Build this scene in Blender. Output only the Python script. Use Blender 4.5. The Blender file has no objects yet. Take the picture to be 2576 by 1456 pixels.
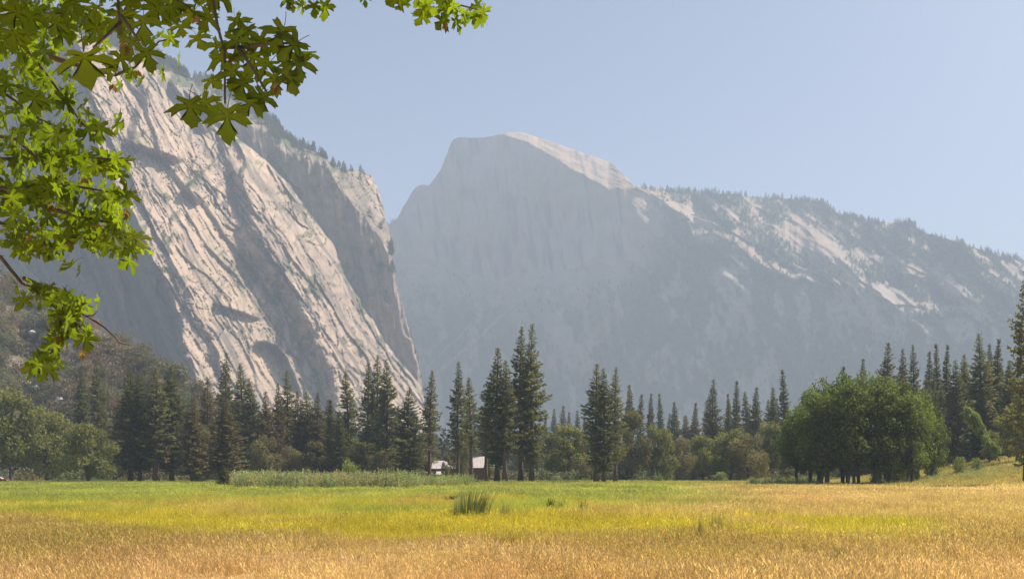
import bpy, math, random
import numpy as np
from mathutils import Vector, Matrix, Euler

# ------------------------------------------------------------------ camera, sky, sun, exposure
SC = bpy.context.scene
F = 2500.0            # focal length in pixels of a 2576 px wide frame
UC, VH = 1288.0, 1190.0   # principal column and horizon row
CAMZ = 2.4
COL = SC.collection

cam_d = bpy.data.cameras.new('camera'); cam = bpy.data.objects.new('camera', cam_d); COL.objects.link(cam)
cam.location = (0, 0, CAMZ); cam.rotation_euler = (math.pi/2, 0, 0)
cam_d.sensor_width = 36.0; cam_d.lens = 36.0*F/2576.0
cam_d.shift_y = (VH-728.0)/2576.0
cam_d.clip_start = 0.1; cam_d.clip_end = 20000
SC.camera = cam

SUN_AZ, SUN_EL = math.radians(69), math.radians(47)
SUN = Vector((math.sin(SUN_AZ)*math.cos(SUN_EL), math.cos(SUN_AZ)*math.cos(SUN_EL), math.sin(SUN_EL)))
w = bpy.data.worlds.new('World'); SC.world = w; w.use_nodes = True
nt = w.node_tree; nt.nodes.clear()
sky = nt.nodes.new('ShaderNodeTexSky'); sky.sky_type = 'NISHITA'; sky.sun_disc = False
sky.sun_elevation = SUN_EL; sky.sun_rotation = SUN_AZ
sky.altitude = 1200; sky.air_density = 0.65; sky.dust_density = 4.5; sky.ozone_density = 0.35
bg = nt.nodes.new('ShaderNodeBackground'); bg.inputs['Strength'].default_value = 0.086
wo = nt.nodes.new('ShaderNodeOutputWorld')
nt.links.new(sky.outputs[0], bg.inputs[0]); nt.links.new(bg.outputs[0], wo.inputs[0])

sd = bpy.data.lights.new('sun', 'SUN'); sd.energy = 5.0; sd.angle = math.radians(0.5); sd.color = (1.0, 0.90, 0.76)
so = bpy.data.objects.new('sun', sd); COL.objects.link(so)
so.rotation_euler = SUN.to_track_quat('Z', 'Y').to_euler()

SC.render.engine = 'CYCLES'
vs = SC.view_settings; vs.view_transform = 'Standard'; vs.look = 'None'; vs.gamma = 1.0; vs.exposure = 1.15
cy = SC.cycles
cy.max_bounces = 5; cy.diffuse_bounces = 3; cy.glossy_bounces = 1; cy.transmission_bounces = 3
cy.transparent_max_bounces = 6; cy.volume_bounces = 0
cy.use_denoising = True
HAZE_DENSITY = 2.25e-4

# ------------------------------------------------------------------ helpers
rnd = random.Random(7)
rng = np.random.default_rng(11)

def _h(ix, iy, seed):
    n = (ix.astype(np.int64)*374761393 + iy.astype(np.int64)*668265263 + seed*974711) & 0xffffffff
    n = ((n ^ (n >> 13))*1274126177) & 0xffffffff
    n = ((n ^ (n >> 16))*2246822519) & 0xffffffff
    return ((n ^ (n >> 15)) & 0xffffff)/float(0xffffff)

def vnoise(x, y, seed=0):
    x = np.asarray(x, float); y = np.asarray(y, float)
    x, y = np.broadcast_arrays(x, y)
    ix = np.floor(x); iy = np.floor(y); fx = x-ix; fy = y-iy
    ix = ix.astype(np.int64); iy = iy.astype(np.int64)
    sx = fx*fx*fx*(fx*(fx*6-15)+10); sy = fy*fy*fy*(fy*(fy*6-15)+10)
    a = _h(ix, iy, seed); b = _h(ix+1, iy, seed); c = _h(ix, iy+1, seed); d = _h(ix+1, iy+1, seed)
    return (a*(1-sx)+b*sx)*(1-sy)+(c*(1-sx)+d*sx)*sy       # 0..1

def fbm(x, y, seed=0, oct=5, gain=0.5):
    s = 0; a = 1.0; t = 0
    for k in range(oct):
        s = s+a*(vnoise(x*2**k+17.3*k, y*2**k-9.1*k, seed+k)*2-1); t += a; a *= gain
    return s/t                                               # -1..1

def sstep(a, b, x):
    t = np.clip((x-a)/(b-a), 0, 1); return t*t*(3-2*t)

def P(u, v, y):
    return Vector(((u-UC)/F*y, y, CAMZ+(VH-v)/F*y))

def tag(o, label=None, cat=None, group=None, kind=None):
    if label: o['label'] = label
    if cat: o['category'] = cat
    if group: o['group'] = group
    if kind: o['kind'] = kind
    return o

def obj(name, mesh, parent=None):
    o = bpy.data.objects.new(name, mesh); COL.objects.link(o)
    if parent: o.parent = parent
    return o

def empty(name, loc=(0, 0, 0), rz=0):
    o = bpy.data.objects.new(name, None); COL.objects.link(o)
    o.location = loc; o.rotation_euler = (0, 0, rz); o.empty_display_size = 0.2
    return o

def np_mesh(name, V, T, mat=None, smooth=False, attrs=None, colors=None):
    """V (n,3); T (m,3) or (m,4) index array"""
    me = bpy.data.meshes.new(name)
    V = np.asarray(V, np.float32); T = np.asarray(T, np.int32)
    k = T.shape[1]
    me.vertices.add(len(V)); me.vertices.foreach_set('co', V.ravel())
    me.loops.add(T.size); me.loops.foreach_set('vertex_index', T.ravel())
    me.polygons.add(len(T))
    me.polygons.foreach_set('loop_start', np.arange(0, T.size, k, dtype=np.int32))
    me.polygons.foreach_set('loop_total', np.full(len(T), k, np.int32))
    if smooth: me.polygons.foreach_set('use_smooth', np.ones(len(T), bool))
    for n, a in (attrs or {}).items():
        at = me.attributes.new(n, 'FLOAT', 'POINT'); at.data.foreach_set('value', np.asarray(a, np.float32).ravel())
    for n, a in (colors or {}).items():
        at = me.attributes.new(n, 'FLOAT_COLOR', 'POINT')
        a = np.asarray(a, np.float32)
        if a.shape[1] == 3: a = np.concatenate([a, np.ones((len(a), 1), np.float32)], 1)
        at.data.foreach_set('color', a.ravel())
    me.update(calc_edges=True); me.validate()
    if mat: me.materials.append(mat)
    return me

class MB:
    """collects tubes, boxes and polygons into one mesh"""
    def __init__(s): s.v = []; s.f = []
    def add(s, vs_, fs):
        o = len(s.v); s.v += [tuple(p) for p in vs_]; s.f += [tuple(i+o for i in f) for f in fs]
    def box(s, c, h, rz=0):
        cx, cy_, cz = c; hx, hy, hz = h; ca, sa = math.cos(rz), math.sin(rz)
        pts = []
        for z in (-hz, hz):
            for x, y in ((-hx, -hy), (hx, -hy), (hx, hy), (-hx, hy)):
                pts.append((cx+x*ca-y*sa, cy_+x*sa+y*ca, cz+z))
        s.add(pts, [(3, 2, 1, 0), (4, 5, 6, 7), (0, 1, 5, 4), (1, 2, 6, 5), (2, 3, 7, 6), (3, 0, 4, 7)])
    def tube(s, pts, rad, n=6, cap=True):
        pts = [Vector(p) for p in pts]; rings = []
        for i, p in enumerate(pts):
            a = pts[max(i-1, 0)]; b = pts[min(i+1, len(pts)-1)]
            d = (b-a).normalized() if (b-a).length > 1e-6 else Vector((0, 0, 1))
            x = d.orthogonal().normalized() if i == 0 else (x-d*x.dot(d)).normalized()
            yv = d.cross(x); r = rad[i]
            rings.append([p+(x*math.cos(t*2*math.pi/n)+yv*math.sin(t*2*math.pi/n))*r for t in range(n)])
        vs_ = [q for r in rings for q in r]; fs = []
        for i in range(len(rings)-1):
            for k in range(n):
                fs.append((i*n+k, i*n+(k+1) % n, (i+1)*n+(k+1) % n, (i+1)*n+k))
        if cap:
            fs.append(tuple(range(n-1, -1, -1))); fs.append(tuple((len(rings)-1)*n+k for k in range(n)))
        s.add(vs_, fs)
    def mesh(s, name, mat=None, smooth=False):
        me = bpy.data.meshes.new(name); me.from_pydata(s.v, [], s.f); me.update()
        if mat: me.materials.append(mat)
        if smooth: me.polygons.foreach_set('use_smooth', [True]*len(me.polygons))
        return me

# ------------------------------------------------------------------ materials
def new_mat(name):
    m = bpy.data.materials.new(name); m.use_nodes = True
    nt = m.node_tree; nt.nodes.clear()
    out = nt.nodes.new('ShaderNodeOutputMaterial')
    return m, nt, out

def nd(nt, typ, **kw):
    n = nt.nodes.new(typ)
    for k, v in kw.items():
        if k.startswith('_'): setattr(n, k[1:], v)
        else: n.inputs[k.replace('__', ' ')].default_value = v
    return n

def mixrgb(nt, fac, a, b, mode='MIX'):
    n = nt.nodes.new('ShaderNodeMix'); n.data_type = 'RGBA'; n.blend_type = mode
    for s, val in ((n.inputs[0], fac), (n.inputs[6], a), (n.inputs[7], b)):
        if hasattr(val, 'type') and hasattr(val, 'links'): nt.links.new(val, s)
        elif isinstance(val, (int, float)): s.default_value = val
        else: s.default_value = (*val, 1) if len(val) == 3 else val
    return n.outputs[2]

def ramp(nt, src, stops):
    r = nt.nodes.new('ShaderNodeValToRGB'); nt.links.new(src, r.inputs[0])
    e = r.color_ramp.elements
    while len(e) < len(stops): e.new(0.5)
    for i, (p, c) in enumerate(stops):
        e[i].position = p; e[i].color = (*c, 1) if len(c) == 3 else c
    return r.outputs[0]

def leaf_mat(name, dark, light, trans=0.35, tint=(1.25, 1.1, 0.45), inst=False, rough=0.6):
    """foliage: two-tone by per-leaf value (random, with painted light on lobe tops) and position noise, with light coming through"""
    m, nt, out = new_mat(name)
    if inst:
        at = nd(nt, 'ShaderNodeAttribute', _attribute_name='col', _attribute_type='INSTANCER')
        a2 = nd(nt, 'ShaderNodeAttribute', _attribute_name='rnd')
        dk = mixrgb(nt, 1.0, at.outputs[0], (0.74, 0.74, 0.74), 'MULTIPLY')
        lt = mixrgb(nt, 1.0, at.outputs[0], (1.25, 1.25, 1.25), 'MULTIPLY')
        col = mixrgb(nt, a2.outputs['Fac'], dk, lt)
    else:
        a2 = nd(nt, 'ShaderNodeAttribute', _attribute_name='rnd')
        oi = nt.nodes.new('ShaderNodeObjectInfo')
        mx = nd(nt, 'ShaderNodeMath', _operation='MULTIPLY_ADD'); mx.inputs[1].default_value = 0.7
        sc = nd(nt, 'ShaderNodeMath', _operation='MULTIPLY'); sc.inputs[1].default_value = 0.3
        nt.links.new(oi.outputs['Random'], sc.inputs[0]); nt.links.new(a2.outputs['Fac'], mx.inputs[0]); nt.links.new(sc.outputs[0], mx.inputs[2])
        col = mixrgb(nt, mx.outputs[0], dark, light)
    d = nd(nt, 'ShaderNodeBsdfPrincipled', Roughness=rough); d.inputs['Specular IOR Level'].default_value = 0.25
    t = nt.nodes.new('ShaderNodeBsdfTranslucent')
    tc = mixrgb(nt, 1.0, col, tint, 'MULTIPLY')
    nt.links.new(col, d.inputs['Base Color']); nt.links.new(tc, t.inputs['Color'])
    mix = nt.nodes.new('ShaderNodeMixShader'); mix.inputs[0].default_value = trans
    nt.links.new(d.outputs[0], mix.inputs[1]); nt.links.new(t.outputs[0], mix.inputs[2])
    nt.links.new(mix.outputs[0], out.inputs[0])
    return m

def plain_mat(name, c1, c2, scale=3.0, rough=0.85, bump=0.3, stretch=(1, 1, 1)):
    m, nt, out = new_mat(name)
    tc = nt.nodes.new('ShaderNodeTexCoord'); mp = nt.nodes.new('ShaderNodeMapping'); mp.inputs['Scale'].default_value = stretch
    nt.links.new(tc.outputs['Object'], mp.inputs[0])
    n = nd(nt, 'ShaderNodeTexNoise', Scale=scale, Detail=6.0); nt.links.new(mp.outputs[0], n.inputs['Vector'])
    c = ramp(nt, n.outputs['Fac'], [(0.3, c1), (0.7, c2)])
    b = nd(nt, 'ShaderNodeBsdfPrincipled', Roughness=rough); nt.links.new(c, b.inputs['Base Color'])
    if bump:
        bp = nd(nt, 'ShaderNodeBump', Strength=bump); nt.links.new(n.outputs['Fac'], bp.inputs['Height']); nt.links.new(bp.outputs[0], b.inputs['Normal'])
    nt.links.new(b.outputs[0], out.inputs[0])
    return m

def rock_mat(name, ca, cb, stain, veg, fine=0.05):
    """granite; attributes: veg (0..1 plant cover), stain (0..1 dark water streaks), tone (0..1 warm/pale)"""
    m, nt, out = new_mat(name)
    av = nd(nt, 'ShaderNodeAttribute', _attribute_name='veg'); ast = nd(nt, 'ShaderNodeAttribute', _attribute_name='stain')
    ato = nd(nt, 'ShaderNodeAttribute', _attribute_name='tone')
    geo = nt.nodes.new('ShaderNodeNewGeometry')
    n1 = nd(nt, 'ShaderNodeTexNoise', Scale=fine, Detail=8.0); nt.links.new(geo.outputs['Position'], n1.inputs['Vector'])
    base = mixrgb(nt, ato.outputs['Fac'], ca, cb)
    mot = ramp(nt, n1.outputs['Fac'], [(0.3, (0.78, 0.78, 0.8)), (0.7, (1.12, 1.1, 1.08))])
    base = mixrgb(nt, 1.0, base, mot, 'MULTIPLY')
    base = mixrgb(nt, ast.outputs['Fac'], base, stain)
    n2 = nd(nt, 'ShaderNodeTexNoise', Scale=fine*0.9, Detail=5.0); nt.links.new(geo.outputs['Position'], n2.inputs['Vector'])
    vg = mixrgb(nt, n2.outputs['Fac'], veg, tuple(x*1.7 for x in veg))
    base = mixrgb(nt, av.outputs['Fac'], base, vg)
    b = nd(nt, 'ShaderNodeBsdfPrincipled', Roughness=0.9); b.inputs['Specular IOR Level'].default_value = 0.2
    nt.links.new(base, b.inputs['Base Color']); nt.links.new(b.outputs[0], out.inputs[0])
    return m

M = {}
M['cliff'] = rock_mat('cliff_granite', (0.185, 0.152, 0.128), (0.40, 0.305, 0.228), (0.09, 0.08, 0.074), (0.06, 0.065, 0.03), 0.06)
M['dome'] = rock_mat('dome_granite', (0.34, 0.31, 0.29), (0.34, 0.24, 0.168), (0.12, 0.12, 0.125), (0.03, 0.042, 0.022), 0.02)
M['talus'] = rock_mat('talus_soil', (0.16, 0.13, 0.10), (0.32, 0.29, 0.26), (0.10, 0.09, 0.07), (0.06, 0.055, 0.03), 0.15)
M['bark'] = plain_mat('pine_bark', (0.05, 0.032, 0.024), (0.14, 0.085, 0.06), 6, stretch=(1, 1, 0.2))
M['grey_bark'] = plain_mat('grey_bark', (0.05, 0.042, 0.035), (0.13, 0.11, 0.09), 6, stretch=(1, 1, 0.25))
M['needle'] = leaf_mat('pine_needles', (0.052, 0.062, 0.029), (0.255, 0.25, 0.115), 0.38, (1.1, 1.1, 0.6))
M['needle_dark'] = leaf_mat('fir_needles', (0.040, 0.052, 0.027), (0.195, 0.20, 0.092), 0.38, (1.1, 1.1, 0.6))
M['needle_brown'] = leaf_mat('bronzed_needles', (0.085, 0.072, 0.042), (0.235, 0.20, 0.115), 0.34, (1.1, 1.0, 0.6))
M['oak'] = leaf_mat('oak_leaves', (0.09, 0.108, 0.038), (0.285, 0.295, 0.115), 0.42, (1.15, 1.1, 0.5))
M['oak_brown'] = leaf_mat('dry_oak_leaves', (0.10, 0.098, 0.045), (0.27, 0.25, 0.12), 0.4, (1.1, 1.0, 0.55))
M['cotton'] = leaf_mat('cottonwood_leaves', (0.034, 0.055, 0.012), (0.225, 0.265, 0.062), 0.4, (1.1, 1.2, 0.4))
M['bush'] = leaf_mat('bush_leaves', (0.13, 0.18, 0.05), (0.27, 0.32, 0.11), 0.4, (1.1, 1.1, 0.5))
M['inst_leaf'] = leaf_mat('wild_leaves', None, None, 0.35, (1.1, 1.05, 0.6), inst=True)
M['inst_grass'] = leaf_mat('meadow_grass', None, None, 0.5, (1.15, 1.08, 0.75), inst=True)

# ------------------------------------------------------------------ terrain sheets
def curve(pts, x):
    p = np.array(sorted(pts), float); return np.interp(x, p[:, 0], p[:, 1])

def grid_faces(nr, nc):
    i = np.arange(nr-1)[:, None]*nc+np.arange(nc-1)[None, :]
    i = i.ravel()
    return np.stack([i, i+1, i+nc+1, i+nc], 1)

def unproject(u, v, y):
    return np.stack([(u-UC)/F*y, y, CAMZ+(VH-v)/F*y], -1)

# --- granite cliff on the left -------------------------------------------------
CLIFF_SKY = [(-60, -420), (-20, -80), (20, 60), (60, 180), (110, 300), (150, 400), (195, 470), (202, 520), (258, 600), (283, 640), (308, 690),
             (345, 716), (362, 742), (383, 798), (422, 842), (430, 900), (440, 932), (480, 955), (560, 975), (640, 985), (720, 1000),
             (830, 1030), (900, 1050), (960, 1062), (1120, 1085), (1200, 1096)]      # (row, right-hand skyline column)
def line_u(pts, v): return curve([(b, a) for a, b in pts], v)

def build_cliff():
    nr, nc = 620, 690
    v1 = np.linspace(-60, 1196, nr)
    wob = 5*fbm(v1/34, v1*0+3, 5, 4)+3*fbm(v1/9, v1*0+1, 8, 3)
    uS = curve(CLIFF_SKY, v1); uR = uS+wob
    # columns: denser where it shows
    u = np.minimum(np.linspace(-320, 1104, nc)[None, :], uR[:, None])
    v = np.repeat(v1[:, None], nc, 1)
    dx = (u-UC)/F; dz = (VH-v)/F
    def plane(n, pu, pv, py):
        p = np.array([(pu-UC)/F*py, py, (VH-pv)/F*py]); c = float(np.dot(n, p))
        return c/(n[0]*dx+n[1]+n[2]*dz), n
    warp = 20*fbm(u/260, v/260, 21, 3)+5*fbm(u/50, v/50, 22, 3)
    yA, nA = plane(np.array([.76, -.44, .48]), 700, 1000, 1500)
    slope = 0.60+0.05*fbm(u/400, v/400, 2, 2)
    p = u-v*0.60+warp                       # across the slabs
    q = v+u*0.60                            # down the slabs
    # --- relief of the sunlit slabs in metres out from the slab plane
    D = np.zeros_like(u)
    # the big dark dihedral between the two lit slabs
    dl = line_u([(545, 330), (560, 395), (566, 420), (583, 540), (600, 640), (655, 720), (740, 850), (800, 960), (815, 1060)], v)+10*fbm(u/40, v/40, 3, 4)
    dr = line_u([(545, 330), (574, 395), (592, 420), (650, 560), (702, 640), (742, 720), (815, 850), (850, 940), (860, 1060)], v)+8*fbm(u/30, v/50, 4, 4)
    D += np.clip(dr-dl, 0, 90)*0.60*sstep(0, 1, (u-dl)/np.maximum(dr-dl, 4))*np.exp(-np.maximum(u-dr, 0)/320)
    # directional saw-tooth flakes: slab falls back slowly, then steps out with a face turned to the viewer
    for lam, amp, ln, sd in ((175, 9, 900, 31), (88, 4.2, 700, 37), (41, 2.2, 420, 41), (17, .8, 260, 47), (8, .4, 120, 53)):
        ph = p/lam+.9*fbm(p/(lam*2.5), q/ln, sd, 3)+0.22*fbm(p/lam, q/(ln*.25), sd+3, 3)
        fr = ph-np.floor(ph)
        cell = np.floor(ph)
        gate = sstep(0.50, 0.60, vnoise(cell*7.31, q/(ln*.45)+cell*3.7, sd+5))
        saw = np.where(fr < 0.92, 1-fr/0.92, (fr-0.92)/0.08)
        D += amp*saw*gate
    # cross ledges / overlaps
    for lam, amp, sd in ((150, 4, 61), (60, 1.6, 67)):
        ph = q/lam+1.4*fbm(p/90, q/200, sd, 3)
        fr = ph-np.floor(ph); g = sstep(.5, .7, vnoise(p/70+np.floor(ph)*5.3, np.floor(ph)*1.7, sd+1))
        D += amp*g*np.where(fr < .86, 1-fr/.86, (fr-.86)/.14)*-1
    D += 2.2*np.abs(fbm(p/55, q/380, 71, 4))*2+1.0*fbm(u/12, v/15, 77, 4, .62)+1.0*np.abs(fbm(p/7, q/60, 79, 3))
    D += 3.0*np.floor(3.2*fbm(p/38, q/150, 73, 4)+.15*fbm(u/6, v/6, 74, 3))/3.2
    crk = np.zeros_like(u)
    for (a_, b_, wd_, sd) in ((30, 520, .045, 141), (14, 300, .05, 143), (52, 800, .03, 145)):
        nz = fbm(p/a_+.35*fbm(u/30, v/30, sd+7, 3), q/b_, sd, 3)
        crk = np.maximum(crk, sstep(wd_, wd_*.25, np.abs(nz))*sstep(.34, .55, vnoise(p/60, q/170, sd+1)))
    cross = fbm(q/26+.6*fbm(u/40, v/40, 149, 3), p/120, 147, 3)
    crk = np.maximum(crk, .8*sstep(.035, .01, np.abs(cross))*sstep(.5, .66, vnoise(p/45, q/60, 151)))
    D -= 2.2*crk
    # long roof casting a dark band near the top of the lit slab
    for (x0, y0, x1, y1, hgt, wd) in ((322, 352, 462, 398, 30, 26), (540, 760, 655, 800, 13, 10), (468, 470, 505, 510, 16, 14), (430, 200, 520, 330, 18, 14)):
        L = math.hypot(x1-x0, y1-y0); ax, ay = (x1-x0)/L, (y1-y0)/L
        al = ((u-x0)*ax+(v-y0)*ay)/L; ac = -(u-x0)*ay*-1*-1 + (v-y0)*ax    # ac: below the line positive
        ac = (v-y0)*ax-(u-x0)*ay
        m = sstep(-.08, .12, al)*sstep(1.08, .85, al)
        D += hgt*m*np.where(ac < 0, np.exp(np.minimum(ac, 0)/90), 1-sstep(0, wd*(.55+.6*vnoise(al*6, 0, 5)), ac))
    # arched alcove near the foot
    cx, cy0 = 676+0.42*(v-900), 905
    rr = ((u-cx)/44)**2+(np.minimum(v-cy0, 0)/46)**2
    D -= 26*sstep(1.1, .75, rr)*sstep(1010, 960, v)
    nl = np.linalg.norm(nA)
    y = yA+(D*nl)/(nA[0]*dx+nA[1]+nA[2]*dz)      # move out from the plane along the view ray (denominator is negative: out = nearer)
    # --- shaded wall on the far left, turned towards the viewer
    bl = line_u([(150, -60), (190, 150), (205, 280), (240, 380), (262, 430), (335, 560), (372, 640), (405, 700), (440, 800), (462, 880), (482, 960), (520, 1060), (540, 1120)], v)+16*fbm(u/45, v/45, 13, 4)
    yC, nC = plane(np.array([-.14, -.97, .16]), 420, 760, 1500)
    RC = 8*fbm((u-v*.35)/44, v/190, 15, 5)+26*fbm((u-v*.45)/120, v/300, 16, 4)+np.where(True, 10*(((u-v*.42)/90+.8*fbm(u/120, v/160, 17, 3)) % 1.0), 0)+2.6*fbm(u/9, v/20, 19, 4)+2.0*np.abs(fbm((u-v*.35)/14, v/120, 20, 4))
    yC = np.maximum(yC-RC, y+4)+0.0
    kC = sstep(10, -14, u-bl)
    y = y*(1-kC)+yC*kC
    dist = np.full_like(u, 1e9)                 # distance to the skyline
    sp = [(b, a) for a, b in CLIFF_SKY]
    for a, b in zip(sp[:-1], sp[1:]):
        ax, ay = b[0]-a[0], b[1]-a[1]; tt = np.clip(((u-a[0])*ax+(v-a[1])*ay)/(ax*ax+ay*ay), 0, 1)
        dist = np.minimum(dist, np.hypot(u-a[0]-tt*ax, v-a[1]-tt*ay))
    # --- the shaded column on the right, behind the lit spur
    br = line_u([(470, 195), (560, 300), (585, 340), (650, 388), (720, 458), (770, 530), (832, 610), (868, 700), (930, 800), (980, 880), (1046, 958), (1080, 1010), (1120, 1120)], v)+7*fbm(u/30, v/30, 23, 4)
    yB, nB = plane(np.array([-.02, -.98, .11]), 900, 700, 1990)
    s = (u-v*.16)
    RB = 8*fbm(s/60, v/420, 25, 4)+7*np.abs(fbm(s/18, v/200, 26, 4))+2.6*fbm(u/7, v/18, 28, 4)
    for lam, amp, sd in ((95, 11, 81), (40, 8, 83), (17, 3.4, 85)):
        ph = (u-v*.22)/lam+.9*fbm(u/90, v/160, sd, 3); fr = ph-np.floor(ph)
        g = sstep(.35, .6, vnoise(np.floor(ph)*3.1, v/150, sd+1))
        RB += amp*g*np.where(fr < .7, 1-fr/.7, (fr-.7)/.3)
    yB = yB-RB
    # round the column off towards its right-hand skyline
    ed = np.clip((dist+1)/22, 0, 1)
    yB = yB+16*(1-np.sqrt(np.clip(1-(1-ed)**2, 0, 1)))
    kB = sstep(-3, 3, u-br)
    y = y*(1-kB)+np.maximum(yB, y+10)*kB
    # brow above the slabs leans back (trees grow there)
    top = np.clip(1-dist/34, 0, 1)*sstep(440, 370, v)
    y = y+55*top**1.5
    # plants: on ledges in cracks, on the brow
    gv = (np.gradient(y, axis=0)-np.gradient(y, axis=1)/np.maximum(np.gradient(u, axis=1), .05)*np.gradient(u, axis=0))/np.gradient(v, axis=0)
    ledge = sstep(.8, 2.2, -gv/1.0)
    vegn = fbm(u/26, v/26, 91, 5)
    veg = np.clip(sstep(.16, .34, vegn)*sstep(.0, .3, fbm(u/140, v/140, 93, 3)+.08), 0, 1)*(1-kC)*.85
    veg = np.maximum(veg, ledge*sstep(-.1, .25, vegn))
    veg = np.maximum(veg, sstep(.25, .75, top+.25*vegn)*.95)
    mid = np.exp(-((p-215)/55)**2)*sstep(560, 680, v)
    veg = np.maximum(veg, mid*sstep(-.15, .2, fbm(u/18, v/24, 95, 5))*.8)
    veg = np.maximum(veg, kB*sstep(.12, .3, fbm(u/30, v/50, 97, 5))*.8*sstep(600, 380, v))
    stain = np.clip(sstep(.10, .45, fbm(p/13, q/240, 99, 5)+.25*fbm(p/80, q/300, 100, 3)), 0, 1)*.7*(1-kB)+kB*sstep(-.05, .35, fbm(s/14, v/300, 101, 5))*.5
    stain = np.maximum(stain, .9*crk*(1-kB)*(1-kC))
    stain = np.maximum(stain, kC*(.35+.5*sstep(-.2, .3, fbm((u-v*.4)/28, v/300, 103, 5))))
    stain = np.maximum(stain, (kC+kB)*.75*sstep(.05, .015, np.abs(fbm((u-v*.3)/22, v/210, 107, 3)))*sstep(.4, .55, vnoise(u/50, v/90, 109)))
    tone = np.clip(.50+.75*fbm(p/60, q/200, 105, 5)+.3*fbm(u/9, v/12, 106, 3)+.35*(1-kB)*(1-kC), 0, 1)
    # close the rock off behind its skyline
    back = [60, 160, 420, 900]; U = [u]; Vv = [v]; Y = [y]
    X = unproject(u, v, y)
    cols = [X]
    for k, b in enumerate(back):
        e = X[:, -1:, :].copy(); e[..., 1] += b; e[..., 0] -= b*0.55; e[..., 2] -= b*0.06
        cols.append(e)
    A = np.concatenate(cols, 1); nc2 = A.shape[1]; A[..., 2] = np.maximum(A[..., 2], -2)
    ext = lambda a: np.concatenate([a]+[a[:, -1:]]*4, 1).ravel()
    me = np_mesh('granite_cliff', A.reshape(-1, 3), grid_faces(nr, nc2)[:, ::-1], M['cliff'], False, dict(veg=ext(veg), stain=ext(stain), tone=ext(tone)))
    o = obj('granite_cliff', me); tag(o, 'pale sunlit granite cliff of leaning slabs behind the maple leaves', kind='structure')
    return u, v, y, veg, uR, v1
CL = build_cliff()

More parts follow.
